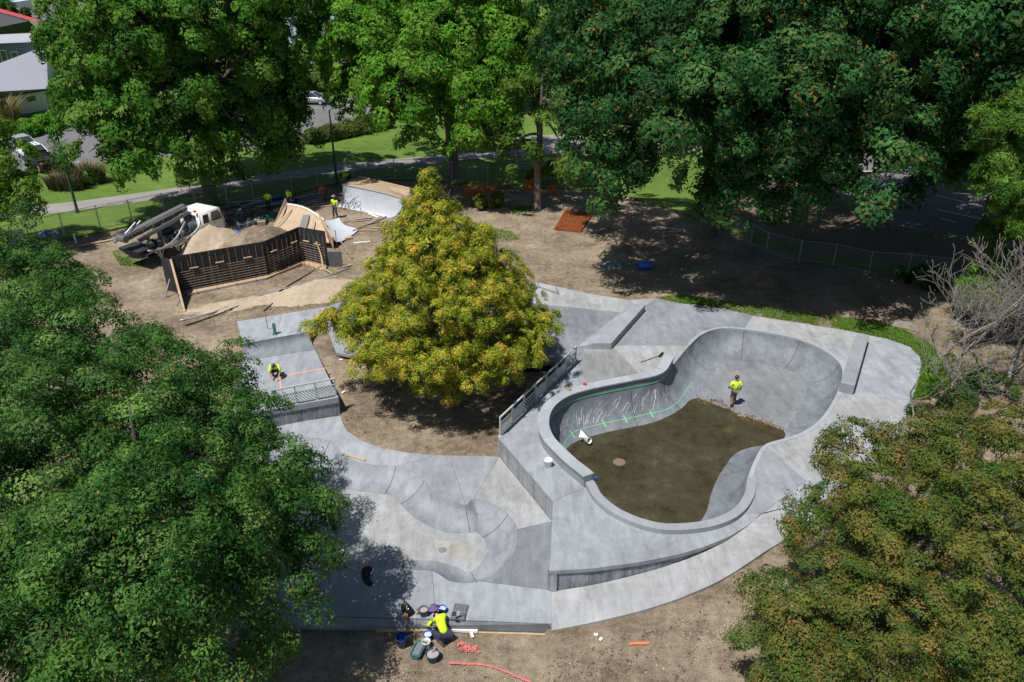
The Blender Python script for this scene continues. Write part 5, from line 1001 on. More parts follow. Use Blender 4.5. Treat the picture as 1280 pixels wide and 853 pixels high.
def person(label, loc, rz, pose=None, top='hv', legs='navycloth', hat=None, hair='hair', scale=1.0, bare=False, group=None, gloves=False):
    J = dict(STAND); J.update(pose or {}); J = {k: Vector(v) for k, v in J.items()}; t = thing('person', label, 'person', loc, rz); t.scale = (scale,)*3
    fc = J['face'].normalized(); V = []; E = []; Rr = []
    def av(p, r, par=None):
        V.append(Vector(p)); Rr.append(r)
        if par is not None: E.append((par, len(V)-1))
        return len(V)-1
    pel = av(J['pel'], .1); spi = av(J['spi'], .09, pel); che = av(J['che'], .1, spi); nek = av(J['nek'], .055, che)
    chi = av(J['chi'], (.07, .078), nek); sku = av(J['sku'], (.078, .095), chi); av(J['hed'], (.055, .065), sku)
    av(J['chi'].lerp(J['sku'], .55)+fc*.105, .016, sku)                     # nose
    for s in ('L', 'R'):
        sh = av(J['sh'+s], .062, che); el = av(J['el'+s], .044, sh); wr = av(J['wr'+s], .03, el)
        dv = (J['wr'+s]-J['el'+s]).normalized(); sgn = -1 if s == 'L' else 1; inw = Vector((-sgn, .3, 0)); inw = (inw-dv*inw.dot(dv)).normalized(); sp = dv.cross(inw).normalized()
        pm = av(J['wr'+s]+dv*.05, (.04, .02), wr); k0 = J['wr'+s]+dv*.05
        for q, ln in ((-1.5, .07), (-.5, .085), (.5, .09), (1.5, .075)):
            a = av(k0+sp*q*.019+dv*.045, .011, pm); b = av(k0+sp*q*.02+dv*(.045+ln*.5)+inw*.012, .0095, a); av(k0+sp*q*.02+dv*(.045+ln)+inw*.035, .008, b)
        th = av(k0-sp*.04+dv*.0+inw*.012, .012, pm); av(k0-sp*.058+dv*.045+inw*.03, .01, th)
        hi = av(J['hi'+s], .088, pel); kn = av(J['kn'+s], .06, hi); an = av(J['an'+s], .04, kn)
        sh_ = (J['an'+s]-J['kn'+s]).normalized(); fwd = (J['kn'+s]-J['hi'+s]); toe = J.get('to'+s) or J['an'+s]+Vector((sgn*.02, .15, -.055)); av(toe, (.042, .026), an)
    skinned(V, E, Rr, 0, 'body', M['skin'], t)
    # shirt
    V2 = []; E2 = []; R2 = []
    def a2(p, r, par=None):
        V2.append(Vector(p)); R2.append(r)
        if par is not None: E2.append((par, len(V2)-1))
        return len(V2)-1
    p0 = a2(J['pel'].lerp(J['spi'], .1), .165); p1 = a2(J['spi'], .16, p0); p2 = a2(J['che'], .175, p1); a2(J['che'].lerp(J['nek'], .8), .09, p2)
    for s in ('L', 'R'):
        q = a2(J['sh'+s], .095, p2); q = a2(J['sh'+s].lerp(J['el'+s], .5), .085, q); a2(J['sh'+s].lerp(J['el'+s], .95), .075, q)
    skinned(V2, E2, R2, 0, 'shirt', M[top], t)
    V3 = []; E3 = []; R3 = []
    def a3(p, r, par=None):
        V3.append(Vector(p)); R3.append(r)
        if par is not None: E3.append((par, len(V3)-1))
        return len(V3)-1
    p0 = a3(J['pel'], .15)
    for s in ('L', 'R'):
        q = a3(J['hi'+s], .11, p0); q = a3(J['hi'+s].lerp(J['kn'+s], .55), .095, q); q = a3(J['kn'+s], .08, q)
        if not bare: q = a3(J['kn'+s].lerp(J['an'+s], .55), .072, q); a3(J['kn'+s].lerp(J['an'+s], .92), .066, q)
    skinned(V3, E3, R3, 0, 'shorts' if bare else 'trousers', M[legs], t)
    for s, sgn in (('L', -1), ('R', 1)):
        toe = J.get('to'+s) or J['an'+s]+Vector((sgn*.02, .17, -.05)); bv = [J['an'+s]+(J['kn'+s]-J['an'+s]).normalized()*.1, J['an'+s], toe]
        skinned(bv, [(0, 1), (1, 2)], [.055, .06, (.055, .04)], 0, 'boot', M['boot'], t)
    up = (J['hed']-J['chi']).normalized(); z = up; y = (fc-z*fc.dot(z)).normalized(); x = y.cross(z); rot = Matrix((x, y, z)).transposed(); hc = J['sku']
    for sx in (-1, 1):
        MB().lathe([(.001, -.012), (.009, -.008), (.012, 0), (.009, .008), (.001, .012)], 8, hc+x*sx*.032+y*.088-z*.02).build('eye', M['black'], t)
        MB().lathe([(.001, -.03), (.014, -.02), (.018, 0), (.012, .025), (.001, .032)], 8, hc+x*sx*.088-z*.03).build('ear', M['skin'], t)
    if hat:
        rad = .2 if hat != 'cap' else .12; m = M[hat] if hat in M else M['black']
        MB().lathe([(rad, .02), (rad, .03), (.115, .045), (.11, .1), (.09, .135), (.04, .15), (.001, .152)], 18, hc+z*.01, rot).build('hat', m, t, True)
        MB().lathe([(.1, -.07), (.108, -.02), (.1, .04)], 14, hc-y*.015, rot).build('hair', M[hair], t, True)
    else: MB().lathe([(.085, -.075), (.106, -.03), (.11, .03), (.09, .085), (.05, .115), (.001, .125)], 16, hc-y*.018, rot).build('hair', M[hair], t, True)
    if gloves:
        for s in ('L', 'R'): dv = (J['wr'+s]-J['el'+s]).normalized(); MB().tube([J['wr'+s]-dv*.08, J['wr'+s]+dv*.02], [.048, .046], 8).build('glove_cuff', M['black'], t)
    return t
walk = dict(anL=(-.09, -.12, .11), knL=(-.1, .1, .51), anR=(.1, .12, .09), knR=(.1, .14, .52), elL=(-.27, .02, 1.15), wrL=(-.25, .2, .98), elR=(.27, -.06, 1.16), wrR=(.27, .04, .92))
fz = bowl_floor_z(*G(916, 509, -1.3)[:2])
person('worker in a hi-vis yellow shirt walking across the dry bowl floor', Vector((*G(916, 508, fz)[:2], fz)), R(6), walk, 'hv', 'khaki', None, gloves=True)
kneel = dict(pel=(0, -.1, .36), spi=(0, .02, .55), che=(0, .2, .7), nek=(0, .33, .76), chi=(0, .42, .76), sku=(0, .46, .82), hed=(0, .47, .87), face=(0, .8, -.6),
             shL=(-.19, .22, .7), elL=(-.26, .36, .42), wrL=(-.16, .5, .17), shR=(.19, .22, .7), elR=(.26, .38, .42), wrR=(.14, .52, .14),
             hiL=(-.1, -.1, .34), knL=(-.2, .27, .32), anL=(-.17, -.1, .09), hiR=(.1, -.1, .34), knR=(.2, .27, .32), anR=(.17, -.1, .09))
person('worker in hi-vis yellow crouching on the raised block with hands to the slab', G(346, 470, 0), R(188), kneel, 'hv', 'dkcloth', None, bare=True)
fp = G(553, 797, -1.44)
sitk = dict(pel=(0, -.22, .3), spi=(0, -.06, .48), che=(0, .14, .66), nek=(0, .28, .74), chi=(0, .38, .76), sku=(0, .42, .83), hed=(0, .43, .88), face=(0, .85, -.5),
            shL=(-.2, .15, .68), elL=(-.32, .3, .44), wrL=(-.3, .52, .26), shR=(.2, .15, .68), elR=(.28, .34, .46), wrR=(.18, .58, .32),
            hiL=(-.11, -.2, .28), knL=(-.22, .22, .2), anL=(-.18, -.2, .09), toL=(-.16, -.34, .04), hiR=(.11, -.2, .28), knR=(.22, .24, .2), anR=(.2, -.18, .09), toR=(.2, -.32, .04))
person('worker in hi-vis yellow shirt and purple hat kneeling at the front slab edge', Vector((fp.x, fp.y, gz(fp.x, fp.y)+.0)), R(36), sitk, 'hv', 'navycloth', 'purple', scale=1.12)
def gp(px, py): p = G(px, py); return Vector((p.x, p.y, gz(p.x, p.y)+.04))
person('worker in a hi-vis yellow shirt standing behind the dark site gear by the fence', gp(337, 266), R(20), None, 'hv', 'dkcloth', None, hair='hair')
person('worker in a lime hi-vis vest standing beside the leaning brown ply sheet', gp(363, 262), R(150), None, 'hv', 'dkcloth', None)
bend = dict(pel=(0, -.12, .86), spi=(0, .06, .98), che=(0, .3, 1.06), nek=(0, .44, 1.04), chi=(0, .52, .99), sku=(0, .58, 1.0), hed=(0, .62, 1.0), face=(0, .3, -1), shL=(-.19, .32, 1.03), elL=(-.22, .36, .74), wrL=(-.18, .46, .5), shR=(.19, .32, 1.03), elR=(.22, .38, .74), wrR=(.18, .5, .5), hiL=(-.1, -.12, .83), hiR=(.1, -.12, .83), knL=(-.12, .06, .48), knR=(.12, .08, .48))
person('worker in a bright orange shirt bending over beside the chain link fence', gp(407, 251), R(75), bend, 'hvo', 'khaki', None)
person('worker in a hi-vis vest and grey hat walking past the small fresh ramp', gp(420, 273), R(165), walk, 'hv', 'navycloth', 'greyhat')
person('worker in green hi-vis mostly hidden behind the pale quarter pipe', gp(436, 233), R(100), dict(bend), 'hv', 'dkcloth', None)
flush()
# ------------------------------------------------------------------ tools and tubs at the front slab edge
def bucket(label, c, mat, r=.15, h=.3, fill=None, tilt=None, name='bucket', lid=False, handle=True):
    t = thing(name, label, 'bucket', c)
    if tilt: t.rotation_euler = tilt
    MB().lathe([(.001, .0), (r*.8, .0), (r, h), (r*1.06, h), (r*1.06, h-.035), (r*1.02, h-.035)], 20).build('shell', mat, t, True); MB().lathe([(r*.97, h), (r*.78, .02), (.001, .02)], 20).build('inside', mat, t, True)
    if fill: MB().lathe([(r*.92, h*.72), (.001, h*.74)], 20).build('contents', fill, t)
    if lid: MB().lathe([(r*1.1, h+.0), (r*1.1, h+.03), (r*.9, h+.035), (.001, h+.03)], 20).build('lid', mat, t, True)
    if handle: MB().tube([(r*1.05*math.cos(a), r*1.05*math.sin(a)*.95, h-.03-.1*math.sin(a)) for a in [math.pi*k/8 for k in range(9)]], .006, 5).build('handle', M['galv'], t)
    return t
def gp1(px, py, dz=.0): p = G(px, py, -1.4); return Vector((p.x, p.y, gz(p.x, p.y)+dz))
paste = flat('grey_mortar', (.3, .3, .29), .8)
bucket('white plastic bucket standing on the deck beside the bowl wall', G(685, 583, .0)+Vector((0, 0, .002)), M['whitepl'], .17, .34, flat('white_plaster', (.75, .75, .73), .6))
bucket('white bucket lying tipped beside the water in the bowl', G(732, 550, -1.12), M['whitepl'], .14, .28, paste, (R(70), 0, R(35)))
o = MB().add([(-.2, 0, .02), (.22, -.06, 0), (-.08, .42, .12), (-.2, 0, .04), (.22, -.06, .02), (-.08, .42, .14)], [(3, 4, 5), (2, 1, 0), (0, 1, 4, 3), (1, 2, 5, 4), (2, 0, 3, 5)]).build('plastic_sheet', M['whitepl'], None, False, G(729, 547, -.98)); tag(o, 'white triangular offcut of sheet leaning by the tipped bucket', 'sheet')
bucket('grey bucket between the tool bag and the purple hat', G(530, 769, -.996), M['grey'], .16, .3, paste)
bucket('round bright blue tub beside the purple hat', G(553, 765, -.996), M['blue'], .14, .2, flat('pale_mortar', (.42, .5, .6), .7), handle=False)
bucket('bright blue tub on the dirt by the kneeling worker arm', gp1(535, 797), M['blue'], .15, .24, flat('pale_mix', (.45, .52, .62), .7), handle=False)
bucket('small pale bucket under the bright blue tub', gp1(533, 807), M['whitepl'], .14, .26, paste)
bucket('dark navy bucket standing in the tree shade on the dirt', gp1(503, 805), M['navy'], .2, .4)
bucket('blue and grey tub with tools in it at the bottom of the group', gp1(541, 823), flat('slate_blue_plastic', (.04, .09, .16), .4), .22, .3, paste)
tt = bpy.data.objects[[o.name for o in bpy.data.objects if o.get('label', '').startswith('blue and grey tub')][0]]
o = MB().tube([Vector(tt.location)+Vector((-.12, .05, .1)), Vector(tt.location)+Vector((.1, .14, .42))], .02, 6).build('trowel_handle', M['timber']); tag(o, 'wooden handled tool standing in the slate blue tub', 'tool')
c = gp1(523, 815); t = thing('mortar_tray', 'oblong green rimmed tray of grey mortar on the dirt', 'tray', c, R(72))
bevel(MB().box((0, 0, .1), (.62, .34, .2)).build('tray', M['teal'], t), .05, 2); MB().box((0, 0, .2), (.5, .24, .02)).build('mortar', flat('wet_mortar', (.16, .17, .22), .4), t)
for s in (-1, 1): MB().bar((-.31, s*.165, .21), (.31, s*.165, .21), .03, .03).build('rim', M['teal'], t); MB().bar((s*.31, -.165, .212), (s*.31, .165, .212), .03, .03).build('rim', M['teal'], t)
c = G(574, 767, -.996); t = thing('tool_case', 'open grey tool case lying flat on the slab near the kneeling worker', 'tool case', c, R(-8))
bevel(MB().box((0, -.17, .05), (.5, .34, .1)).build('case_base', M['grey'], t), .02, 2); bevel(MB().box((.01, .2, .03), (.5, .38, .06), Matrix.Rotation(R(6), 3, 'X')).build('lid', M['grey'], t), .02, 2)
MB().box((0, -.37, .05), (.14, .05, .03)).build('handle', M['black'], t)
for k, (x, y, w_, h_) in enumerate(((-.15, -.15, .12, .16), (.0, -.12, .1, .2), (.14, -.16, .14, .12), (.03, -.27, .2, .05))): MB().box((x, y, .112), (w_, h_, .05), Matrix.Rotation(.2*k, 3, 'Z')).build('tool', (M['darksteel'], M['silver'], M['steel'], M['black'])[k], t)
for k in range(5): MB().box((-.2+.1*k, .2, .068), (.05, .26, .012), Matrix.Rotation(R(6), 3, 'X')).build('lid_rib', M['steel'], t)
c = G(509, 766, -.996); t = thing('tool_bag', 'black open topped tool bag bristling with tools on the slab', 'tool bag', c, R(-55))
bevel(MB().box((0, 0, .14), (.46, .28, .28)).build('bag', M['black'], t), .05, 2); MB().tube(crom([Vector((-.2, 0, .28)), Vector((-.1, 0, .45)), Vector((.1, 0, .45)), Vector((.2, 0, .28))], 4, False), .018, 6).build('handle', M['black'], t)
bevel(MB().box((.2, -.16, .12), (.2, .12, .2)).build('pouch', M['tan'], t), .04, 2)
for k in range(9): a = Vector((rr.uniform(-.18, .18), rr.uniform(-.1, .1), .24)); MB().tube([a, a+Vector((rr.uniform(-.06, .06), rr.uniform(-.06, .06), rr.uniform(.1, .22)))], .014, 5).build('tool', rr.choice((M['timber'], M['galv'], M['red'], M['yellow'])), t)
c = G(522, 768, -.996); t = thing('spray_bottle', 'clear green spray bottle with a red trigger beside the grey bucket', 'bottle', c); MB().lathe([(.001, 0), (.05, 0), (.055, .12), (.02, .18), (.02, .22)], 12).build('bottle', flat('green_bottle', (.2, .45, .3), .3), t, True); MB().box((.02, 0, .24), (.09, .03, .05)).build('trigger', M['red'], t)
c = G(544, 766, -.996); t = thing('knee_pads', 'small dark knee pads dropped between the purple hat and the blue tub', 'knee pads', c)
for s in (0, 1): bevel(MB().box((.02-.14*s, .04*s, .04), (.16, .12, .07), Matrix.Rotation(.5*s, 3, 'Z')).build('pad', flat('olive_pad', (.05, .055, .03), .8), t), .03, 2)
c = G(459, 720, -.996); t = thing('jacket', 'black jacket dropped in the shade on the lower slab', 'jacket', c)
jp = crom([Vector((x, y, 0)) for x, y in ((-.2, .3), (-.02, .4), (.14, .32), (.18, .12), (.1, -.08), (.16, -.28), (.28, -.42), (.2, -.52), (.02, -.44), (-.12, -.2), (-.22, .08))], 4)
jo = MB().prism(poly2(jp), .0, .09).build('cloth', M['black'], t); bevel(jo, .03, 2); MB().tube(crom([Vector((.17, .3, .08)), Vector((.2, .16, .1)), Vector((.13, -.02, .09))], 4, False), .02, 6).build('pale_trim', M['whitepl'], t)
o = MB().box((0, 0, .03), (.95, .1, .05)).build('timber_batten', M['timber'], None, False, G(445, 573, -1+.0)); o.rotation_euler = (0, 0, R(-24)); tag(o, 'short pale timber batten lying on the lower slab near the dirt bed', 'batten')
# white edging strip, paint marks on the dirt
o = MB().bar(G(563, 787.5, -1.37), G(597, 789.5, -1.37), .09, .1).build('edging_strip', M['white']); tag(o, 'white edging strip along the slab edge right of the kneeling worker', 'edging strip')
o = MB().bar(G(598, 791.5, -1.42), G(683, 794, -1.44), .06, .09).build('timber_edging', M['timber']); tag(o, 'pale timber edging board along the foot of the front slab edge', 'board')
o = MB().bar(G(470, 788, -1.4), G(560, 789, -1.4), .07, .09).build('timber_edging', M['timber']); tag(o, 'timber edging board in the tree shade left of the kneeling worker', 'board')
def spray(pts, wd, n, mat, name, label, seed):
    r = np.random.default_rng(seed); P = crom([G(*p, -1.4) for p in pts], 10, False); V = []
    for k in range(n):
        f = r.uniform(0, len(P)-1.001); a = P[int(f)].lerp(P[int(f)+1], f-int(f)); x, y = a.x+r.normal(0, wd*.38), a.y+r.normal(0, wd*.38); z = gz(x, y)+.062; sz = abs(r.normal(0, .013))+.006; an = r.uniform(0, 6.28)
        for q in range(5): V.append((x+sz*math.cos(an+q*1.257), y+sz*math.sin(an+q*1.257), z+k*1e-6))
    o = link(name, np_mesh(name, np.array(V), np.arange(n*5).reshape(-1, 5), mat)); return tag(o, label, 'paint mark')
spray([(562, 829), (585, 830), (608, 832), (632, 840), (660, 852), (690, 868)], .045, 1300, M['psp'], 'sprayed_line', 'long pink sprayed arc across the front dirt', 1)
spray([(573, 806), (578, 804), (582, 808), (574, 812)], .1, 130, M['psp'], 'sprayed_mark', 'left stroke of the pink sprayed scrawl near the kneeling worker', 2)
spray([(580, 811), (586, 808), (587, 813), (581, 813)], .1, 140, M['psp'], 'sprayed_mark', 'middle loop of the pink sprayed scrawl near the kneeling worker', 3)
spray([(589, 812), (596, 808), (592, 813), (598, 816)], .1, 140, M['psp'], 'sprayed_mark', 'right stroke of the pink sprayed scrawl near the kneeling worker', 5)
spray([(786, 823), (797, 824), (808, 825)], .04, 330, M['osp'], 'sprayed_mark', 'orange sprayed dash on the front dirt', 4)
# things on the deck
c = G(818, 448, .0); t = thing('broom', 'long handled broom lying on the pale triangular deck panel', 'broom'); a, b = G(801, 453, .03), G(826, 444, .05)
MB().tube([a, b], .016, 6).build('handle', M['darksteel'], t); MB().bar(b+Vector((-.12, -.2, .03)), b+Vector((.14, .2, .03)), .09, .08).build('head', M['black'], t)
for (px, py, lab, m) in ((712, 487.5, 'small brown block resting on the coping by the golden conifer side', 'tan'), (731, 481, 'small red and white tape roll on the bowl coping', 'red')):
    o = MB().lathe([(.05, 0), (.1, 0), (.1, .06), (.05, .06), (.05, 0)], 14, (0, 0, .0)).build('tape_roll', M[m], None, False, G(px, py, .555)); tag(o, lab, 'tape roll')
o = bucket('small blue bottle tub at the end of the bowl wall', G(741, 607, .0)+Vector((.12, .0, .26)), M['blue'], .06, .16, name='bottle')
for (px, py, lab) in ((345, 418, ''),): pass
# right hand extras
def pole_flag(px, py, h, lab):
    p = G(px, py); t = thing('marker_peg', lab, 'peg', Vector((p.x, p.y, gz(p.x, p.y)))); MB().bar((0, 0, -.1), (0, 0, h), .03, .03).build('stake', M['timber'], t); MB().box((.03, 0, h-.06), (.09, .035, .14)).build('paint_tip', M['osp'], t)
pole_flag(1079, 407, .45, 'pink tipped survey peg in the grass strip'); pole_flag(143, 287, .4, 'pink tipped survey peg beside the fence left of the truck')
p = G(1140, 412); hp = crom([G(1116, 411, .05), G(1118, 406, .3), G(1128, 403, .45), (1,)] [:3]+[G(1140, 407, .4), G(1146, 415, .1)], 5, False); o = MB().tube(hp, .03, 8).build('hose_loop', flat('blue_grey_pipe', (.22, .33, .42), .5)); tag(o, 'arched offcut of blue grey pipe standing in the grass strip', 'pipe')
# blue barrel, tarp, rusty mat
c = G(806, 337); t = thing('blue_barrel', 'blue plastic barrel lying on its side in the shade', 'barrel', c+Vector((0, 0, .3)), R(8)); rotY = Matrix.Rotation(R(90), 3, 'Y')
MB().lathe([(.001, -.46), (.26, -.46), (.285, -.43), (.29, -.2), (.305, -.18), (.29, -.15), (.29, .15), (.305, .18), (.29, .2), (.285, .43), (.26, .46), (.001, .46)], 20, (0, 0, 0), rotY).build('drum', M['blue'], t, True); MB().lathe([(.001, .47), (.05, .47), (.05, .455)], 10, (0, .12, 0), rotY).build('bung', M['navy'], t)
mound('tarpaulin', 'crumpled grey green tarpaulin left of the blue barrel', G(771, 330), 1.1, .8, .45, .3, M['tarp'], 11, 1.0, 'tarpaulin', 0, .7)
cr = [G(693, 288), G(726, 291), G(741, 268), G(707, 264)]; t = thing('steel_mat', 'stack of rusty orange reinforcing mesh on the bare dirt', 'steel mesh', cr[0])
for k in range(30):
    f = k/29; a, b = cr[0].lerp(cr[1], f)-cr[0], cr[3].lerp(cr[2], f)-cr[0]; MB().tube([a+Vector((0, 0, .13+.02*(k % 3))), b+Vector((0, 0, .13+.02*(k % 3)))], .03, 5).build('bar', M['rust'], t)
for k in range(26):
    f = k/25; a, b = cr[0].lerp(cr[3], f)-cr[0], cr[1].lerp(cr[2], f)-cr[0]; MB().tube([a+Vector((0, 0, .08)), b+Vector((0, 0, .08))], .03, 5).build('bar', M['rust'], t)
# orange barrier netting
def netting(label, a, b, h, nst, mat=None):
    t = thing('barrier_netting', label, 'barrier', a); d = b-a; mb = MB(); nx, nz = int(d.length/.16), max(4, int(h/.13))
    for i in range(nx+1): p = d*(i/nx); mb.bar(p+Vector((0, .04*math.sin(i*.9), .03)), p+Vector((0, .04*math.sin(i*.9+.5), h)), .045, .012, (0, 1, 0))
    for j in range(nz+1): mb.bar(Vector((0, 0, .03+(h-.03)*j/nz)), d+Vector((0, 0, .03+(h-.03)*j/nz-.08*(j == nz))), .012, .045)
    o = mb.build('net', mat or M['orange'], t); o['kind'] = 'stuff'
    for i in range(nst+1): p = d*(i/nst); MB().tube([p-Vector((0, 0, .1)), p+Vector((0, 0, h+.12))], .02, 6).build('stake', M['rustbar'], t)
netting('orange barrier netting between stakes beyond the golden conifer', G(580, 246), G(622, 243), 1.0, 3); netting('short orange barrier netting left of the slender tree trunk', G(655, 240), G(664, 242), 1.1, 1); netting('sagging orange barrier netting right of the slender tree trunk', G(682, 243), G(694, 241), .7, 1)
p = G(656, 214); t = thing('wire_crate', 'stack of pale wire racks on the shaded lawn behind the slender tree', 'rack', p)
for k in range(7): MB().bar((-.9, 0, .2+.24*k), (.6, .2, .2+.24*k), .04, .04).build('rail', M['galv'], t)
for x in (-.9, -.15, .6): MB().bar((x, .1*(x+.9), 0), (x, .1*(x+.9), 1.9), .05, .05).build('upright', M['galv'], t)
# site gear: heap of timber, pipe bundles and a green cover between the truck and the workers
LOOK = {'timber': 'pale timber', 'dull_steel': 'dull grey', 'dark_machinery': 'dark', 'galvanised_steel': 'light grey', 'rusted_bar': 'brown'}
def plank(a, b, w_, h_, mat, label, group, name='plank', za=.06, zb=.06, cat='plank'):
    A, B = G(*a), G(*b); A.z, B.z = gz(A.x, A.y)+za, gz(B.x, B.y)+zb; o = MB().bar(A, B, w_, h_).build(name, mat); label = LOOK.get(mat.name, '')+' '+label if group else label; return tag(o, label, cat, group)
GL = 'timber lengths stacked along the fence behind the workers'
rr = random.Random(33)
for k in range(15):
    x0 = 290+rr.uniform(-8, 30); y0 = 262+rr.uniform(-5, 6); plank((x0, y0), (x0+rr.uniform(38, 62), y0-rr.uniform(6, 14)), .12, .07, rr.choice((M['steel'], M['timber'], M['darksteel'], M['galv'])), 'long board in the stack along the fence between truck cab and workers', GL, za=.08+.05*(k % 5), zb=.1+.05*(k % 4))
for k in range(10):
    x0 = 368+rr.uniform(0, 30); y0 = 256+rr.uniform(-8, 5); plank((x0, y0), (x0+rr.uniform(18, 40), y0-rr.uniform(3, 12)), .1, .06, rr.choice((M['steel'], M['timber'], M['galv'], M['rustbar'])), 'board lying loose on the dirt around the bending orange worker', 'loose boards round the bending worker', za=.06+.04*(k % 4), zb=.08)
for k in range(6):
    x0 = 425+rr.uniform(0, 40); y0 = 272+rr.uniform(0, 18); plank((x0, y0), (x0+rr.uniform(14, 34), y0-rr.uniform(-2, 8)), .1, .05, rr.choice((M['timber'], M['galv'], M['darksteel'])), 'board lying on the dirt in front of the pale quarter pipe', 'boards in front of the pale quarter pipe', za=.06, zb=.06)
plank((441, 290), (483, 272), .09, .09, M['rustbar'], 'long dark timber lying diagonally from the small ramp to the pale quarter pipe', None, 'timber_beam', cat='beam'); plank((461, 268), (473, 273), .14, .06, M['whitepl'], 'white board lying in front of the pale quarter pipe', None); plank((442, 305), (463, 303), .13, .06, M['whitepl'], 'pale curved board on the dirt below the small fresh ramp', None); plank((420, 301), (440, 298), .3, .12, earthy('salmon_board', [(.3, (.4, .22, .15)), (.7, (.6, .36, .26))], 1, 4, 20), 'salmon pink timber block beside the small fresh ramp', None, 'timber_block', cat='timber'); plank((428, 318), (440, 325), .1, .08, M['rustbar'], 'brown brace prop lying right of the low formwork panel', None, 'prop', .9, .1, 'prop')
plank((428, 335), (440, 332), .12, .06, M['timber'], 'pale plank at the foot of the low formwork panel', None); plank((478, 270), (520, 262), .1, .05, M['steel'], 'dark batten behind the golden conifer tip', None)
for k, (px, py) in enumerate(((410, 306), (421, 308))): o = MB().bar(G(px, py), G(px, py)+Vector((0, 0, 1.2)), .07, .05).build('stake', M['timber']); tag(o, 'brown timber stake behind the formwork end, the left one of two' if k == 0 else 'brown timber stake behind the formwork end, the right one of two', 'stake')
o = MB().tube([G(451, 270), G(449, 247, 0)+Vector((.1, -.6, .9))], .02, 6).build('stake', M['rustbar']); tag(o, 'thin steel rod standing in front of the pale quarter pipe', 'rod')
t = thing('rebar_cage', 'tangle of bent rebar leaning on the left end of the pale quarter pipe', 'rebar', G(430, 262))
for k in range(16): a = Vector((rr.uniform(-.6, .9), rr.uniform(-.3, .3), .05)); MB().tube([a, a+Vector((rr.uniform(-.4, .4), rr.uniform(-.3, .3), rr.uniform(.3, .7))), a+Vector((rr.uniform(-.3, 1.0), rr.uniform(-.3, .3), rr.uniform(.4, 1.2)))], .016, 4).build('rebar', M['darksteel'], t)
mound('tarpaulin', 'dark crumpled tarpaulin over site gear right of the truck cab', G(308, 276), 1.9, 1.5, .9, .4, flat('dark_tarp', (.05, .065, .065), .5, .1, .4, 3), 12, .9, 'tarpaulin', 0, .9)
mound('tarpaulin', 'green tarpaulin lying beyond the dark gear', G(334, 274), .9, .5, .4, .4, flat('green_tarp', (.01, .16, .08), .5), 13, .9, 'tarpaulin', 0, .5)
mound('tarpaulin', 'blue tarpaulin corner in front of the truck cab', G(292, 292), .9, .5, .3, .4, M['blue'], 14, .9, 'tarpaulin', 0, .6)
mound('tarpaulin', 'dark blue sheeting heaped behind the lime vested worker', G(352, 253), 1.5, .7, .6, .3, M['navy'], 15, .9, 'tarpaulin', 0, .6)
GP = 'grey pipes beside the dark tarpaulin'
for k in range(9): x0, y0 = 276+rr.uniform(0, 18), 268+rr.uniform(-3, 10); a = G(x0, y0); b = G(x0+rr.uniform(24, 40), y0-rr.uniform(5, 11)); a.z = .25+.07*(k % 4); b.z = a.z+.05; pm_ = rr.choice((M['galv'], M['steel'], M['darksteel'])); o = MB().tube([a, b], .045, 6).build('pipe', pm_); tag(o, LOOK[pm_.name]+' pipe lying on the gear between the truck cab and the standing workers', 'pipe', GP)
LOOKC = {'dark_machinery': 'near black', 'dull_steel': 'dull grey steel', 'grey_plastic': 'slate grey plastic', 'rusted_bar': 'rusty brown'}
for k in range(14):
    c = G(296+rr.uniform(0, 40), 274+rr.uniform(-8, 14)); t = bevel(MB().box((0, 0, .15), (rr.uniform(.25, .7), rr.uniform(.2, .5), rr.uniform(.2, .45)), Matrix.Rotation(rr.uniform(0, 3), 3, 'Z')).build('crate', rr.choice((M['darksteel'], M['steel'], M['grey'], M['rustbar'])), None, False, c), .02, 1); tag(t, LOOKC.get(t.data.materials[0].name, 'dark')+' crate or motor among the jumbled site gear beside the dark tarpaulin', 'crate', 'jumbled crates beside the dark tarpaulin')
# left fence clutter
plank((40, 322), (92, 309), .22, .14, M['timber'], 'long tan timber beam lying inside the left fence', None, 'timber_beam', cat='beam'); plank((96, 309), (139, 301), .18, .05, M['timber'], 'pale plank lying between the left fence and the truck tail', None); plank((140, 302), (162, 296), .3, .2, M['galv'], 'grey steel section at the tail of the truck', None, 'steel_section', cat='steel')
plank((143, 304), (152, 290), .16, .06, M['galv'], 'grey board leaning across the steel section by the truck tail', None)
o = MB().bar(G(96, 305), G(96, 305)+Vector((-.05, 0, .75)), .09, .09).build('stake', M['whitepl']); tag(o, 'white stake standing inside the left fence', 'stake')
o = MB().box((0, 0, .6), (1.1, .04, 1.0), Matrix.Rotation(R(-20), 3, 'X')).build('sign_board', M['white'], None, False, G(23, 306)); o.rotation_euler = (0, 0, .4); tag(o, 'blank white board leaning at the left fence under the small bright tree', 'board')
mound('tarpaulin', 'blue white plastic wrapping heaped behind the left fence', G(60, 296), 1.0, .7, .6, .2, flat('blue_wrap', (.1, .16, .3), .4, 0, .4, 2), 16, .9, 'tarpaulin', 0, .8)
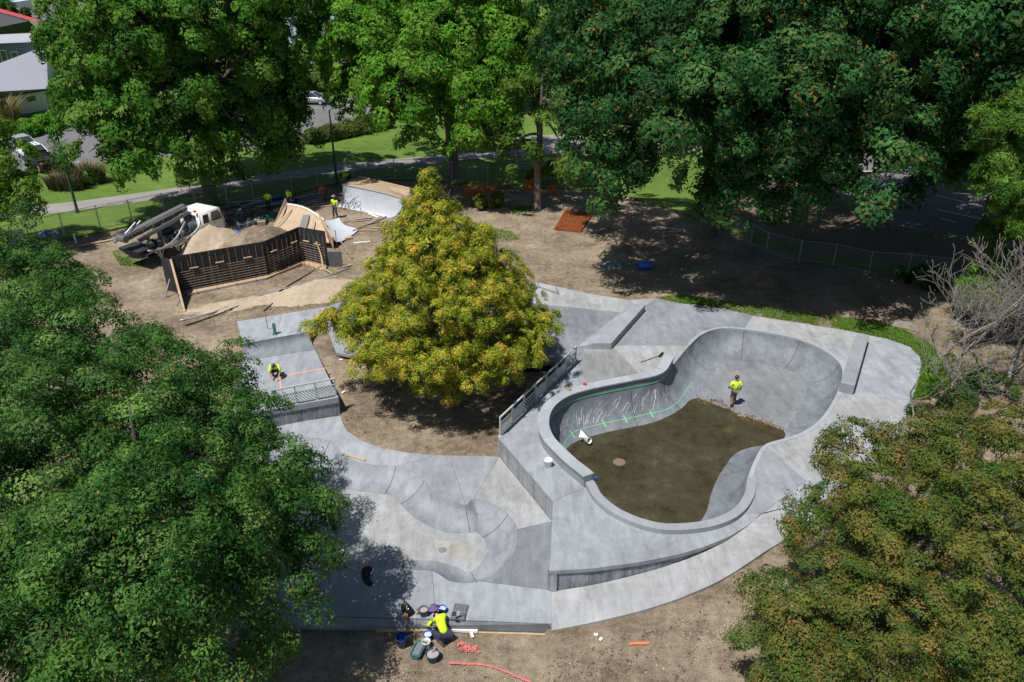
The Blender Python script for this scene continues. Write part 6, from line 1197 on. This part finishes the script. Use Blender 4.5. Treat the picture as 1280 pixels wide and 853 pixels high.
# hoses along the new slab
def hose(label, pts, r, mat): P = crom([Vector((*G(*p)[:2], gz(*G(*p)[:2])+.05+(p[2] if len(p) > 2 else 0))) if len(p) == 2 else Vector(p) for p in pts], 6, False); o = MB().tube(P, r, 6).build('hose', mat, None, True); tag(o, label, 'hose')
hose('black hose snaking in front of the formwork from the left tree to the conifer', [(232, 408), (262, 398), (300, 383), (330, 372), (348, 366), (366, 355), (388, 342), (400, 335), (420, 330)], .04, M['black'])
hose('grey pump line running beside the black hose', [(225, 402), (265, 392), (305, 376), (340, 366), (375, 357), (410, 346), (436, 336)], .055, M['galv'])
hose('second thin black hose below the sand heap', [(330, 390), (345, 376), (352, 367)], .035, M['black'])
hose('brown hose crossing the dirt in front of the slab ledge', [(560, 300), (600, 312), (640, 322)], .03, M['rustbar'])
bp_ = G(716, 365, .0); o = MB(); fr = [G(672, 355), G(674, 361), G(698, 369), G(695, 361)]
for i in range(3): o.tube([fr[i]+Vector((0, 0, .12)), fr[i+1]+Vector((0, 0, .12))], .02, 5)
o = o.build('steel_bracket', M['darksteel']); tag(o, 'thin dark steel bracket lying on the far slab edge', 'bracket')
# loose scraps on the dirt bed
for k, (px, py, lab) in enumerate(((427, 458, 'white paper scrap on the dirt bed near the raised block'), (429, 488, 'small white chip on the dirt bed beside the short railing'), (590, 794, 'white offcut on the dirt below the edging strip'), (744, 808, 'white chalky lump on the front dirt'), (750, 814, 'second white chalky lump on the front dirt'))):
    p = G(px, py, -1.4 if py > 700 else -.6); o = bevel(MB().box((0, 0, .03), (.2 if k < 3 else .13, .1, .05), Matrix.Rotation(k, 3, 'Z')).build('scrap', M['whitepl'], None, False, Vector((p.x, p.y, gz(p.x, p.y)+.02))), .01, 1); tag(o, lab, 'scrap')
# ------------------------------------------------------------------ cars
def car(label, c, rz, paint, L=4.3, ute=False):
    t = thing('parked_car' if not ute else 'parked_pickup', label, 'car' if not ute else 'pickup', c, rz); hw = .88
    def sec(x, zt, w_, zb=.28): return [(x, -w_*.92, zb), (x, -w_, zb+.25), (x, -w_*.97, zt-.06), (x, -w_*.88, zt), (x, w_*.88, zt), (x, w_*.97, zt-.06), (x, w_, zb+.25), (x, w_*.92, zb)]
    h = L/2; k = 1.1 if ute else 1
    loft([sec(-h, .72*k, hw*.86, .4), sec(-h+.15, .92*k, hw), sec(-.9, .98*k, hw), sec(.7, .97*k, hw), sec(h-.35, .82*k, hw*.96), sec(h, .66*k, hw*.8, .36)]).build('body', paint, t, True)
    x0, x1, x2, x3 = (-h+.25, -h+.95, .35, 1.15) if not ute else (-.35, -.1, .85, 1.5); zr = 1.45*(1.12 if ute else 1)
    gl = [[(x0, s*.78, .95*k), (x1, s*.62, zr), (x2, s*.62, zr), (x3, s*.78, .95*k)] for s in (-1, 1)]
    MB().add(gl[0]+gl[1], [(1, 2, 6, 5)]).build('roof_skin', paint, t); o = MB().box(((x1+x2)/2, 0, zr), (x2-x1+.12, 1.26, .06)); bevel(o.build('roof', paint, t), .025, 2)
    MB().add([gl[0][3], gl[1][3], gl[1][2], gl[0][2]], [(0, 1, 2, 3)]).build('windscreen', M['glass'], t); MB().add([gl[0][0], gl[0][1], gl[1][1], gl[1][0]], [(0, 1, 2, 3)]).build('rear_window', M['glass'], t)
    for s in (0, 1): MB().add(gl[s], [(0, 3, 2, 1) if s else (0, 1, 2, 3)]).build('side_window', M['glass'], t); mid = (x1+x2)/2; sg = -1 if s == 0 else 1; MB().bar((mid, sg*.785, .95*k), (mid, sg*.635, zr), .07, .03).build('pillar', paint, t)
    for i, (xa, xb) in enumerate(((x0, x1), (x3, x2))):
        for sg in (-1, 1): MB().bar((xa, sg*.785, .95*k), (xb, sg*.63, zr), .07, .05).build('pillar', paint, t)
    if ute:
        MB().box((-1.3, 0, 1.12), (1.5, 1.5, .03)).build('tray_floor', M['black'], t)
        for sg in (-1, 1): MB().box((-1.3, sg*.82, 1.14), (1.7, .08, .16)).build('tray_side', paint, t)
        MB().tube([(-.5, -.6, 1.1), (-.5, -.6, 1.5), (-.5, .6, 1.5), (-.5, .6, 1.1)], .04, 6).build('sports_bar', M['black'], t)
    for x in (-h+.8, h-.85):
        for s in (-1, 1):
            r = .33*k; o = MB().lathe([(.001, -.1), (r*.75, -.1), (r, -.07), (r, .07), (r*.75, .1), (.001, .1)], 18, (x, s*.8, r), Matrix.Rotation(R(90), 3, 'X')).build('wheel', M['tyre'], t, True); MB().lathe([(.001, -.012), (r*.6, -.012), (r*.66, .0), (r*.66, .02)], 14, (x, s*.905, r), Matrix.Rotation(R(90*s), 3, 'X')).build('rim', M['silver'], o)
    for s in (-1, 1): MB().box((h-.12, s*.6, .68*k), (.14, .34, .13)).build('headlight', M['lens'], t); MB().box((-h+.05, s*.68, .76*k), (.1, .24, .2)).build('tail_light', M['redl'], t)
    return t
PK0 = .135
o = MB().prism(poly2([G(52, 213), G(70, 208), G(76, 210), G(58, 216)]), .13, .1345).build('painted_bay', flat('bay_blue', (.1, .35, .7), .7)); tag(o, 'blue painted bay corner on the asphalt under the black pickup', 'bay marking')
car('black pickup parked end on beside the green lamp pole', G(53, 210, PK0), R(138), M['blackpaint'], 5.2, True)
car('white car parked beyond the black pickup', G(42, 198, PK0), R(138), M['white']); car('silver grey car parked farthest of the three left cars', G(28, 187, PK0), R(138), M['silver'])
car('silver car seen side on through the gap between the big trees', G(391, 130, PK0), R(-6), M['silver']); car('dark blue car half hidden under the dark trees in the street', G(1047, 232, PK0), R(-60), flat('dark_blue_paint', (.03, .05, .1), .3, .2))
# ------------------------------------------------------------------ houses far left
def quadbox(t, name, P4, z0, z1, mat): return MB().prism(poly2(P4), z0, z1).build(name, mat, t)
def wall_item(t, name, a, b, u0, u1, z0, z1, mat, out=.03, par=None):
    d = (b-a); d.z = 0; n = Vector((d.y, -d.x, 0)).normalized(); p, q = a.lerp(b, u0), a.lerp(b, u1); mb = MB(); mb.bar(Vector((p.x, p.y, (z0+z1)/2))+n*out, Vector((q.x, q.y, (z0+z1)/2))+n*out, .06, z1-z0, (0, 0, 1)); return mb.build(name, mat, par or t)
def house(label, el, er, ze, rl, rr_, zr, roofm, wallm, items, depth=None):
    """front eave from el to er (photo pixels at eave height), ridge or far roof edge rl-rr"""
    t = thing('house', label, 'house'); A, B, Cc, D = G(*el, ze), G(*er, ze), G(*rr_, zr), G(*rl, zr)
    d = (B-A).normalized(); inw = Vector((-d.y, d.x, 0)); a2, b2 = Vector((A.x, A.y, 0))+inw*.4, Vector((B.x, B.y, 0))+inw*.4-d*.3
    th = Vector((0, 0, -.18)); MB().add([A, B, Cc, D, A+th, B+th, Cc+th, D+th], [(0, 1, 2, 3), (7, 6, 5, 4), (0, 4, 5, 1), (1, 5, 6, 2), (2, 6, 7, 3), (3, 7, 4, 0)]).build('roof', roofm, t)
    E_, F_ = D+(D-A)*.9, Cc+(Cc-B)*.9; E_.z = F_.z = ze; MB().add([D, Cc, F_, E_, D+th, Cc+th, F_+th, E_+th], [(0, 1, 2, 3), (7, 6, 5, 4), (1, 5, 6, 2), (2, 6, 7, 3), (3, 7, 4, 0)]).build('roof', roofm, t)
    c2, d2 = Vector((F_.x, F_.y, 0))-inw*.4-d*.3, Vector((E_.x, E_.y, 0))-inw*.4
    V = [a2, b2, c2, d2]; top = [Vector((p.x, p.y, ze-.17)) for p in V]; mr, ml = Vector((Cc.x-d.x*.3, Cc.y-d.y*.3, zr-.2)), Vector((D.x, D.y, zr-.2))
    MB().add(V+top+[mr, ml], [(0, 1, 5, 4), (1, 2, 6, 8, 5), (2, 3, 7, 6), (3, 0, 4, 9, 7)]).build('wall', wallm, t)
    MB().bar(A+Vector((0, 0, -.1))-inw*.06, B+Vector((0, 0, -.1))-inw*.06, .12, .14).build('gutter', M['darksteel'], t)
    for (nm, u0, u1, z0, z1, m) in items:
        f = wall_item(t, nm, a2, b2, u0, u1, z0, z1, m if nm != 'window' else M['white'])
        if nm == 'window': wall_item(t, 'pane', a2, b2, u0+(u1-u0)*.08, u1-(u1-u0)*.08, z0+.1, z1-.1, M['glass'], .06, f)
        if nm == 'door': wall_item(t, 'handle', a2, b2, u1-.006, u1-.002, .95, 1.05, M['silver'], .07, f)
    return t
house('house with a broad pale lavender roof and a brick red door', (-110, 139), (60, 111), 2.6, (-110, 121), (58, 57), 5.0, M['roof1'], M['palew'], [('door', .70, .755, .02, 2.05, M['red']), ('window', .62, .68, 1.0, 2.1, None), ('window', .83, .92, 1.3, 2.1, None), ('window', .4, .5, 1.0, 2.1, None)])
house('slate walled house with a pale roof and a small white framed window', (-90, 58), (56, 52), 4.9, (-90, 47), (56, 41), 5.8, M['roof1'], M['tealw'], [('window', .685, .745, 2.3, 3.6, None), ('window', .59, .645, 1.7, 3.9, None)])
t = thing('house', 'dark charcoal roofed house with a red ridge far at the left', 'house'); A, B, Cc, D = G(-70, 47, 4.2), G(48, 38, 4.2), G(35, 25, 6.2), G(-70, -3, 6.8)
MB().add([A, B, Cc, D, A+Vector((0, 0, -.2)), B+Vector((0, 0, -.2)), Cc+Vector((0, 0, -.2)), D+Vector((0, 0, -.2))], [(0, 1, 2, 3), (7, 6, 5, 4), (0, 4, 5, 1), (1, 5, 6, 2), (2, 6, 7, 3)]).build('roof', M['roof2'], t)
q0, q1 = D+Vector((0, .1, .02)), Cc+Vector((0, .1, .02)); MB().add([q0, q1, q1+Vector((1.5, 6, -1.4)), q0+Vector((1.5, 6, -1.0))], [(0, 1, 2, 3)]).build('red_roof_side', M['redroof'], t)
MB().prism(poly2([A+Vector((0, .5, 0)), B+Vector((-.5, .5, 0)), Cc+Vector((-.5, 3, 0)), D+Vector((0, 3, 0))]), 0, 4.0).build('wall', M['palew'], t)
t = thing('house', 'small far house with a pale blue roof beyond the round bush', 'house', G(2, 16)); MB().box((0, 4, 1.3), (9, 7, 2.6)).build('wall', M['white'], t); MB().prism([(-5, 0), (5, 0), (5, 8), (-5, 8)], 2.6, lambda x, y: 2.7+(1.6-abs(y-4)*.4)).build('roof', M['bluew'], t); MB().box((1, .47, 1.4), (1.6, .08, 1)).build('window', M['glass'], t)
t = thing('utility_pole', 'grey utility pole with a white box beside the far road', 'pole', G(24, 11)); MB().tube([(0, 0, 0), (0, 0, 7)], [.2, .14], 8).build('pole', M['rustbar'], t); MB().box((0, -.2, 4.4), (1.6, .8, 1.6)).build('transformer', M['white'], t); MB().box((0, 0, 6.5), (2.4, .12, .14)).build('crossarm', M['rustbar'], t)
# pale blue building in the gap
b = G(404, 60); t = thing('office_building', 'pale blue building with a roof mast beyond the gap between the trees', 'building', b)
MB().box((0, 4, 3.5), (13, 8, 7)).build('wall', M['bluew'], t); MB().box((0, 4, 7.08), (13.3, 8.3, .18)).build('roof', M['roof1'], t)
for k in range(6):
    for z in (1.6, 4.6): f = MB().box((-5.2+2.1*k, -.03, z), (1.4, .08, 1.3)).build('window', M['white'], t); MB().box((-5.2+2.1*k, -.09, z), (1.2, .06, 1.1)).build('pane', M['glass'], f)
MB().box((-3, 3, 7.6), (1.6, 1.6, 1)).build('plant_box', M['grey'], t); MB().tube([(-3, 3, 8), (-3, 3, 13)], .12, 6).build('mast', M['galv'], t)
b = G(387, 68); t = thing('sign_pylon', 'orange and white sign pylon in front of the pale blue building', 'sign', b); MB().box((0, 0, 1.5), (1.2, .3, 3)).build('panel', M['white'], t); MB().box((0, -.17, 1.7), (.9, .05, 1.8)).build('orange_face', flat('orange_face', (.75, .25, .04), .5), t); MB().box((0, 0, .1), (1.5, .6, .2)).build('plinth', M['grey'], t)
b = G(396, 64); t = thing('sign_pylon', 'small yellow sign just right of the orange sign pylon', 'sign', b); MB().box((0, 0, 2), (1.3, .2, 1)).build('panel', M['yellow'], t); MB().tube([(0, 0, 0), (0, 0, 1.6)], .07, 6).build('post', M['galv'], t)
b = G(384, 78); o = MB().box((0, 0, .25), (2, .6, .5)).build('low_wall', M['blue'], None, False, b); tag(o, 'low blue block at the foot of the orange sign pylon', 'wall')
o = MB().prism(poly2([G(372, 80), G(410, 78), G(412, 84), G(372, 86)]), .1, .16).build('dry_verge', M['sand']); tag(o, kind='structure')
